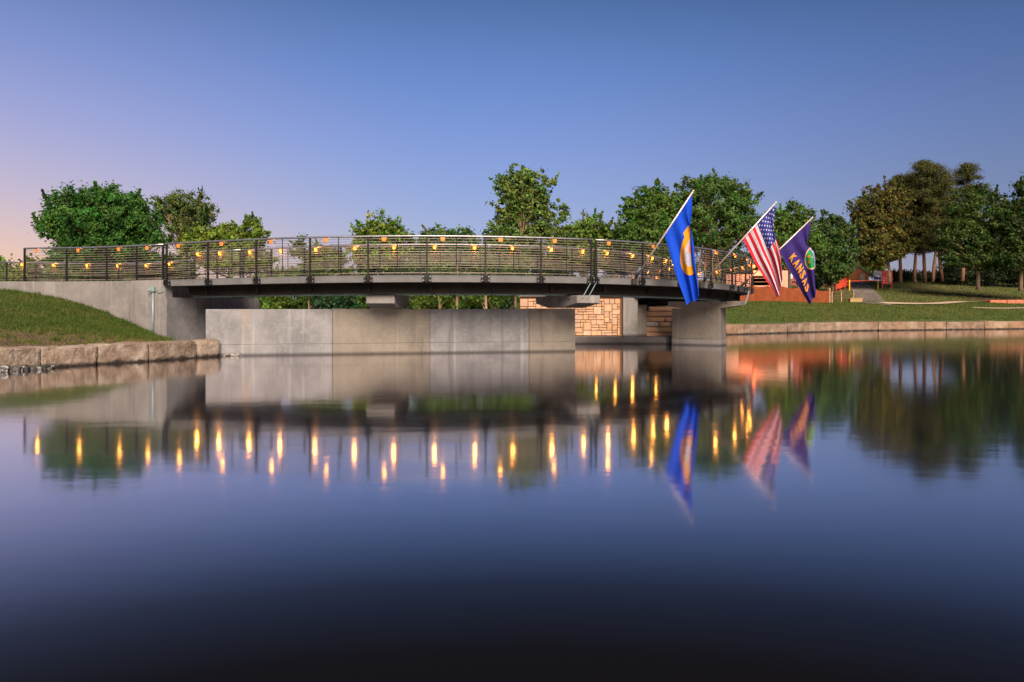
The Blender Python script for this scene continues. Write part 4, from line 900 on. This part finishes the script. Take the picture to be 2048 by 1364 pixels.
def tree(name, label, cat, lobes, Y, base_x, col, leaf=0.13, clump=0.33, n_leaf=22000, dens=1.0, loose=0.0, trunk_r=0.16, bk=None, stems=1, group='trees around the pond', base_y=None, limbs=26, sink=0.1, depth=0.9, crown='crown'):
    """lobes in px of the photograph at distance Y -> metres; clumps of leaves fill each lobe, limbs run to them"""
    n_leaf = int(n_leaf * 1.4); bx = (base_x - CX) / FPX * Y; bz = gz(bx, Y) - sink if base_y is None else px(0, base_y, Y).z - sink
    T = thing(name, label, cat, (bx, Y, bz), group); E = []
    for cx_, cy_, rx, ry in lobes: c = px(cx_, cy_, Y); E.append((c, rx / FPX * Y, ry / FPX * Y))
    vol = [a * a * h for _, a, h in E]; tot = sum(vol); ncl = max(10, int(dens * tot / (clump ** 3) * 0.75)); ncl = min(ncl, 900)
    cl = []; ou = []
    for (c, a, h), vl in zip(E, vol):
        k = max(3, int(ncl * vl / tot)); d = rng.normal(0, 1, (k, 3)); d /= np.linalg.norm(d, axis=1)[:, None]
        r = rng.uniform(0.15, 1, k) ** (0.45 if loose < 0.5 else 0.6) * (1 + rng.normal(0, 0.07 + 0.06 * loose, k)); p = d * r[:, None] * np.array([a - clump * 0.55, (a - clump * 0.5) * depth, h - clump * 0.55])
        cl.append(p + np.array(c)); ou.append(d)
    cl = np.concatenate(cl); ou = np.concatenate(ou); ncl = len(cl); rad = clump * rng.uniform(0.55, 1.25, ncl)
    per = max(8, int(n_leaf / ncl)); idx = np.repeat(np.arange(ncl), per); d = rng.normal(0, 1, (len(idx), 3)); d /= np.linalg.norm(d, axis=1)[:, None]
    rr = np.abs(rng.normal(0, 0.62, len(idx))).clip(0, 1.9)
    pos = cl[idx] + d * (rr * rad[idx])[:, None] * np.array([1.05, 1.05, 0.85])
    cb = np.array(col)[None, :] * (1 + rng.normal(0, 0.26, ncl)).clip(0.5, 1.7)[:, None]; cb[:, 0] *= 1 + rng.normal(0, 0.18, ncl)
    cc = 1.0 * cb[idx] * (1 + rng.normal(0, 0.20, len(idx)))[:, None].clip(0.5, 1.6)
    # sprays of leaves on shoots that leave the crown's outline
    ns = int(40 + 60 * loose); pick = rng.choice(ncl, ns); dirs = ou[pick] * 0.8 + np.array([0, 0, 0.7]) + rng.normal(0, 0.25, (ns, 3)); dirs /= np.linalg.norm(dirs, axis=1)[:, None]
    m_ = max(10, int(n_leaf * 0.10 / ns)); f_ = rng.uniform(0.1, 1.0, (ns, m_, 1)); ln_ = clump * rng.uniform(1.0, 2.6, (ns, 1, 1))
    sp_ = (cl[pick][:, None, :] + dirs[:, None, :] * f_ * ln_ + rng.normal(0, 1, (ns, m_, 3)) * clump * 0.20 * (1.15 - f_)).reshape(-1, 3)
    pos = np.concatenate([pos, sp_]); cc = np.concatenate([cc, np.repeat(cb[pick], m_, 0) * 1.15 * (1 + rng.normal(0, 0.2, ns * m_))[:, None].clip(0.5, 1.6)])
    oo = np.concatenate([ou[idx] * 0.6 + d * 0.5, np.repeat(dirs, m_, 0) * 0.4])
    leaf_cloud(crown, pos, leaf * 0.80, cc.clip(0.004, 0.6), oo, T)
    b = Vector((bx, Y, bz)); top = max(c.z + h * 0.35 for c, a, h in E); cxm = sum(c.x * v_ for (c, a, h), v_ in zip(E, vol)) / tot; zlow = min(c.z - h for c, a, h in E)
    mb = MB()
    for st in range(stems):
        e = Vector((cxm + (random.uniform(-1.4, 1.4) if stems > 1 else 0), Y + random.uniform(-0.3, 0.3), top)); bb = b + Vector(((0.35 if stems < 4 else 0.75) * (st - (stems - 1) / 2), random.uniform(-.1, .1), 0)); n = 7
        pts = [bb.lerp(e, (i / n)) + Vector((0.05 * math.sin(i * 1.7 + st), 0.04 * math.cos(i * 2.1), 0)) for i in range(n + 1)]
        for i, p in enumerate(pts): p.x = bb.x + (e.x - bb.x) * (i / n) ** 1.6
        mb.tube(pts, [trunk_r * (1.25 if i == 0 else 1) * (1 - 0.85 * i / n) + 0.01 for i in range(n + 1)], 8)
    mb.build('trunk', bk or bark, T, True)
    lm = MB(); sel = rng.choice(ncl, min(limbs, ncl), replace=False)
    for i in sel:
        c = Vector(cl[i]); f = min(0.95, max(0.18, (c.z - b.z) / (top - b.z) * 0.62)); s_ = Vector((b.x + (cxm - b.x) * f ** 1.6, Y, b.z + (top - b.z) * f)); limb(lm, s_, c, trunk_r * (0.62 - 0.35 * f), 0.016)
    lm.build('limbs', bk or bark, T, True)
    return T
G1 = (0.046, 0.105, 0.016); G2 = (0.086, 0.138, 0.018); G3 = (0.056, 0.112, 0.016); G4 = (0.108, 0.165, 0.018); G5 = (0.042, 0.082, 0.016)
tree('maple_tree', 'large dense round dark green maple behind the left railing', 'tree', [(205, 448, 112, 78), (150, 430, 74, 58), (240, 420, 72, 55), (285, 462, 54, 62), (122, 455, 50, 52), (205, 505, 118, 48), (190, 395, 60, 34)], 44, 210, (0.034, 0.100, 0.014), leaf=0.11, clump=0.39, n_leaf=56000, dens=1.5, trunk_r=0.2)
tree('ash_tree', 'loose olive tree with open branches behind the dark maple', 'tree', [(368, 425, 66, 44), (335, 420, 38, 34), (405, 420, 30, 32), (385, 470, 62, 38)], 60, 372, (0.075, 0.110, 0.026), leaf=0.11, clump=0.35, n_leaf=20000, dens=1.1, loose=0.7, bk=barkpale, limbs=40)
tree('young_tree', 'bright yellow-green bushy tree right of the dark maple', 'tree', [(438, 485, 66, 44), (500, 470, 44, 46), (400, 495, 42, 36), (470, 520, 80, 36)], 52, 460, G4, leaf=0.14, clump=0.33, n_leaf=22000, dens=1.3, loose=0.5)
tree('young_tree', 'small loose sapling crown seen through the left of the railing', 'tree', [(606, 515, 26, 38), (650, 520, 40, 42), (600, 488, 16, 22), (685, 530, 26, 30)], 54, 618, G2, leaf=0.14, clump=0.27, n_leaf=5600, dens=0.8, loose=1.0, trunk_r=0.07, bk=barkpale, limbs=30)
tree('young_tree', 'yellow-green tree with a loose crown above the left half of the railing', 'tree', [(758, 468, 54, 46), (722, 500, 28, 44), (800, 482, 34, 36), (760, 520, 62, 36)], 54, 760, G4, leaf=0.15, clump=0.31, n_leaf=11500, dens=1.0, loose=0.9, trunk_r=0.1, limbs=34)
tree('small_tree', 'bushy mid green tree behind the centre of the railing', 'tree', [(882, 482, 48, 38), (848, 500, 36, 34), (930, 486, 36, 34), (890, 530, 80, 36)], 64, 886, (0.062, 0.110, 0.030), leaf=0.14, clump=0.33, n_leaf=22000, dens=1.2, loose=0.3, limbs=20)
tree('walnut_tree', 'tall light green tree with an airy crown above mid bridge', 'tree', [(1052, 388, 68, 54), (1018, 430, 40, 44), (1078, 438, 56, 46), (1005, 468, 44, 42), (1040, 490, 70, 40), (1030, 365, 46, 30)], 58, 1040, (0.092, 0.145, 0.026), leaf=0.17, clump=0.33, n_leaf=15500, dens=1.05, loose=1.0, bk=barkpale, trunk_r=0.16, limbs=46, depth=0.7)
tree('small_tree', 'light green tree with a small round top right of the tall airy tree', 'tree', [(1128, 425, 16, 22), (1180, 462, 46, 36), (1135, 480, 50, 38), (1215, 480, 30, 36), (1170, 515, 70, 36)], 62, 1165, G2, leaf=0.15, clump=0.31, n_leaf=19000, dens=1.2, loose=0.5)
tree('hackberry_tree', 'green spiky-topped tree left of the blue flag', 'tree', [(1298, 418, 52, 48), (1258, 440, 30, 46), (1330, 440, 44, 60), (1290, 480, 70, 60), (1310, 380, 24, 20)], 60, 1308, G3, leaf=0.14, clump=0.33, n_leaf=30000, dens=1.3, loose=0.4, stems=2)
tree('hackberry_tree', 'tallest green tree rising directly behind the blue flag', 'tree', [(1425, 405, 78, 56), (1382, 385, 42, 38), (1482, 408, 40, 54), (1420, 460, 100, 46), (1430, 366, 36, 26), (1500, 455, 44, 50), (1370, 440, 50, 60)], 63, 1408, (0.056, 0.108, 0.020), leaf=0.14, clump=0.36, n_leaf=42000, dens=1.35, loose=0.35, trunk_r=0.085, stems=5, limbs=50, bk=pinebark)
tree('small_tree', 'green tree between the striped flag and the navy flag', 'tree', [(1588, 440, 44, 42), (1560, 470, 50, 54), (1600, 490, 56, 46), (1540, 520, 50, 30)], 74, 1580, G3, leaf=0.17, clump=0.41, n_leaf=20000, dens=1.3, loose=0.3)
tree('small_tree', 'dark green tree right of the navy flag', 'tree', [(1665, 462, 46, 40), (1690, 495, 28, 50), (1645, 500, 50, 44), (1668, 540, 40, 30)], 78, 1665, G5, leaf=0.17, clump=0.43, n_leaf=22000, dens=1.4, loose=0.2)
tree('locust_tree', 'broad yellow-olive tree left of the tall pines', 'tree', [(1760, 425, 56, 58), (1728, 450, 36, 66), (1785, 405, 40, 46), (1765, 485, 66, 40), (1750, 510, 60, 26)], 86, 1779, (0.072, 0.068, 0.012), leaf=0.19, clump=0.47, n_leaf=26000, dens=1.2, loose=0.5, bk=barkpale, base_y=565)
tree('round_tree', 'broad dark green tree with a short forked trunk on the right lawn', 'tree', [(1958, 432, 70, 66), (1925, 478, 56, 56), (1990, 490, 60, 56), (1955, 515, 66, 30), (1900, 505, 26, 34)], 78, 1957, (0.036, 0.064, 0.010), leaf=0.16, clump=0.43, n_leaf=38000, dens=1.6, loose=0.1, trunk_r=0.17, base_y=578, bk=barkpale)
tree('round_tree', 'dark green tree cut off by the right edge of the picture', 'tree', [(2060, 420, 56, 66), (2040, 470, 46, 60), (2085, 480, 70, 60), (2060, 520, 80, 30), (2050, 372, 26, 24)], 75, 2042, (0.032, 0.058, 0.010), leaf=0.16, clump=0.43, n_leaf=34000, dens=1.6, loose=0.1, trunk_r=0.17, base_y=580, bk=barkpale)
# pines
def pine(label, base_x, base_y, top_y, Y, half, seed, lean=0.0):
    b = px(base_x, base_y, Y) - Vector((0, 0, 0.15)); top = px(base_x + lean, top_y, Y); T = thing('pine_tree', label, 'tree', b, 'tall pines on the right hill')
    n = 9; MB().tube([b.lerp(top, i / n) + Vector((0.06 * math.sin(i + seed), 0, 0)) for i in range(n + 1)], [0.20 * (1 - 0.9 * i / n) + 0.015 for i in range(n + 1)], 8).build('trunk', pinebark, T, True)
    H_ = top.z - b.z; R_ = half / FPX * Y; lm = MB(); cen = []; cc = []; out = []
    nb_ = 74
    for i in range(nb_):
        f = 0.28 + 0.71 * (i / nb_); z = b.z + H_ * f; sh_ = 1.0 if f < 0.62 else max(0.10, 1 - ((f - 0.62) / 0.40) ** 1.3); sh_ *= min(1, (f - 0.18) / 0.16)
        ln = R_ * sh_ * random.uniform(0.6, 1.1); a = random.uniform(0, 2 * math.pi); s_ = b.lerp(top, f); e = s_ + Vector((math.cos(a) * ln, math.sin(a) * ln, ln * random.uniform(-0.1, 0.3) * (1 if f < 0.8 else 1.8)))
        limb(lm, s_, e, 0.05, 0.012, 0.05, 3)
        for k in range(9):
            g_ = 0.22 + 0.8 * (k + random.random()) / 9; c = s_.lerp(e, g_); r = random.uniform(0.20, 0.42); m_ = 34
            d = rng.normal(0, 1, (m_, 3)); cen.append(np.array(c + Vector((random.uniform(-.2, .2), random.uniform(-.2, .2), random.uniform(0, .15)))) + d * np.array([r, r, r * 0.5])); out.append(d)
            cc.append(np.tile(np.array((0.046, 0.050, 0.012)) * random.uniform(0.65, 1.35), (m_, 1)))
    cen = np.concatenate(cen); cc = np.concatenate(cc) * (1 + rng.normal(0, 0.2, len(cen)))[:, None]; out = np.concatenate(out)
    leaf_cloud('crown', cen, 0.15, cc.clip(0.004, 1), out * 0.4, T, needlem, 0.22); lm.build('limbs', pinebark, T, True)
pine('leftmost tall pine with a pale straight trunk on the right hill', 1800, 563, 352, 90, 62, 1)
pine('tallest pine, its pointed top highest above the right hill', 1849, 563, 322, 88, 66, 2, -2)
pine('pine with the thickest red trunk, right of the tallest pine', 1884, 560, 330, 87, 62, 3, -18)
pine('slender pine between the two thick-trunked pines', 1866, 561, 352, 93, 56, 4, 20)
pine('thin-trunked pine left of the tallest pine', 1829, 562, 345, 94, 58, 5, 6)
pine('rightmost pine rising behind the broad round tree', 1925, 560, 328, 94, 62, 6, 10)
# shrubs seen under and behind the bridge
def shrub(label, cx_, cy_, rx, ry, Y, col, n=7000, leaf=0.11, clump=0.27, group='shrubs behind the bridge'):
    tree('shrub', label, 'shrub', [(cx_, cy_, rx, ry), (cx_ - rx * 0.45, cy_ + ry * 0.3, rx * 0.6, ry * 0.7), (cx_ + rx * 0.45, cy_ + ry * 0.25, rx * 0.6, ry * 0.75)], Y, cx_, col, leaf=leaf, clump=clump, n_leaf=n, dens=1.3, loose=0.3, trunk_r=0.05, stems=3, limbs=12, group=group, crown='foliage')
under = [(535, 600, 44, 34, 47, G2, 'light green shrub beside the left abutment under the bridge'), (585, 598, 44, 36, 50, G3, 'mid green shrub left of the pale sapling trunk under the bridge'), (665, 600, 50, 32, 46, (0.022, 0.062, 0.022), 'dark blue-green yew shrub left of the short pier cap'), (715, 602, 36, 28, 48, G5, 'dark shrub directly behind the short pier cap'), (810, 600, 40, 34, 52, G5, 'dark shrub just right of the short pier cap'), (870, 602, 44, 32, 50, G2, 'light shrub under the centre of the bridge'), (920, 598, 44, 36, 53, G3, 'green shrub right of centre under the bridge'), (965, 600, 40, 34, 50, G2, 'light shrub left of the row of thin trunks under the bridge'), (1010, 600, 44, 36, 52, (0.028, 0.055, 0.016), 'dark shrub behind the thin trunks left of the masonry wall')]
for cx_, cy_, rx, ry, Y, c, lb in under: shrub(lb, cx_, cy_, rx, ry, Y, c)
behind = [(95, 545, 90, 34, 52, G3, 'low green shrub behind the railing at far left'), (10, 552, 60, 34, 50, G2, 'light shrub beyond the far approach railing at the left edge'), (215, 550, 80, 26, 56, G3, 'green shrub filling the gap under the dark maple crown'), (330, 540, 60, 34, 50, G3, 'green shrub between the maple and the bushy young tree'), (570, 562, 80, 32, 66, G2, 'low light green shrub below the sapling crown'), (690, 560, 80, 30, 70, G3, 'low green shrub far behind the left railing'), (820, 530, 50, 44, 70, G3, 'green shrub between the loose yellow-green tree and the bushy tree'), (970, 520, 60, 50, 72, G2, 'light green shrub left of the tall airy tree'), (1090, 525, 70, 48, 72, G3, 'green shrub right of the tall airy trunk'), (1240, 505, 50, 56, 72, G5, 'dark green shrub left of the spiky-topped tree'), (1340, 535, 60, 44, 76, G5, 'dark shrub behind the far curve of the railing'), (1450, 520, 50, 40, 80, G5, 'dark shrub left of the underpass lamp'), (1620, 555, 26, 22, 84, (0.02, 0.035, 0.012), 'dark rounded bush beside the brick house'), (1655, 548, 20, 26, 84, (0.02, 0.035, 0.012), 'dark upright bush at the left of the safety net'), (1725, 530, 50, 26, 116, G2, 'pale loose shrub behind the shed'), (1800, 553, 34, 16, 104, (0.03, 0.04, 0.014), 'low dark undergrowth behind the leftmost pine trunk'), (1862, 552, 30, 14, 106, (0.03, 0.042, 0.014), 'low dark undergrowth between the pine trunks'), (1905, 548, 28, 22, 102, (0.02, 0.032, 0.011), 'dark undergrowth right of the thick red pine trunk'), (1925, 545, 44, 26, 98, (0.016, 0.028, 0.009), 'dark hedge bush behind the forked round tree'), (1990, 545, 52, 28, 97, (0.014, 0.025, 0.008), 'dark hedge bush between the two round trees'), (2060, 545, 50, 30, 96, (0.014, 0.025, 0.008), 'dark hedge bush at the right picture edge')]
for cx_, cy_, rx, ry, Y, c, lb in behind: shrub(lb, cx_, cy_, rx, ry, Y, c, n=9000, leaf=0.15, clump=0.39)
# thin bare trunks under the bridge
for i, (x, Y, r, lb) in enumerate([(616, 45.5, 0.055, 'pale sapling trunk with one fork seen under the bridge'), (880, 46, 0.07, 'leaning forked trunk under the bridge right of the short cap'), (912, 46.5, 0.075, 'reddish trunk under the bridge centre'), (972, 45.5, 0.075, 'straight brown trunk left of the masonry wall'), (995, 46, 0.07, 'second straight trunk from the masonry wall'), (1031, 45, 0.085, 'thick brown trunk touching the masonry wall edge')]):
    X = (x - CX) / FPX * Y; z = gz(X, Y) - 0.1; T = thing('sapling', lb, 'tree', (X, Y, z), 'thin trunks under the bridge')
    top = Vector((X + random.uniform(-.15, .15), Y, 3.6)); b_ = Vector((X, Y, z)); MB().tube([b_, b_.lerp(top, .35) + Vector((0.03, 0, 0)), b_.lerp(top, .7) - Vector((0.03, 0, 0)), top], [r * 1.2, r, r * 0.85, r * 0.6], 8).build('trunk', barkpale, T, True)
    lm = MB()
    for k in range(7):
        f = 0.3 + 0.1 * k; s_ = b_.lerp(top, f); limb(lm, s_, s_ + Vector((random.uniform(-.7, .7), random.uniform(-.5, .5), random.uniform(.4, .9))), r * 0.45, 0.01)
    lm.build('limbs', barkpale, T, True)
    n = 1500; cl_ = np.array([np.array(b_.lerp(top, random.uniform(.6, 1.0))) + rng.normal(0, 0.4, 3) for _ in range(30)]); pos = cl_[rng.integers(0, 30, n)] + rng.normal(0, 0.16, (n, 3))
    leaf_cloud('crown', pos, 0.11, np.tile(np.array(G3), (n, 1)) * (1 + rng.normal(0, .2, (n, 1))).clip(.5, 1.5), rng.normal(0, 1, (n, 3)), T)
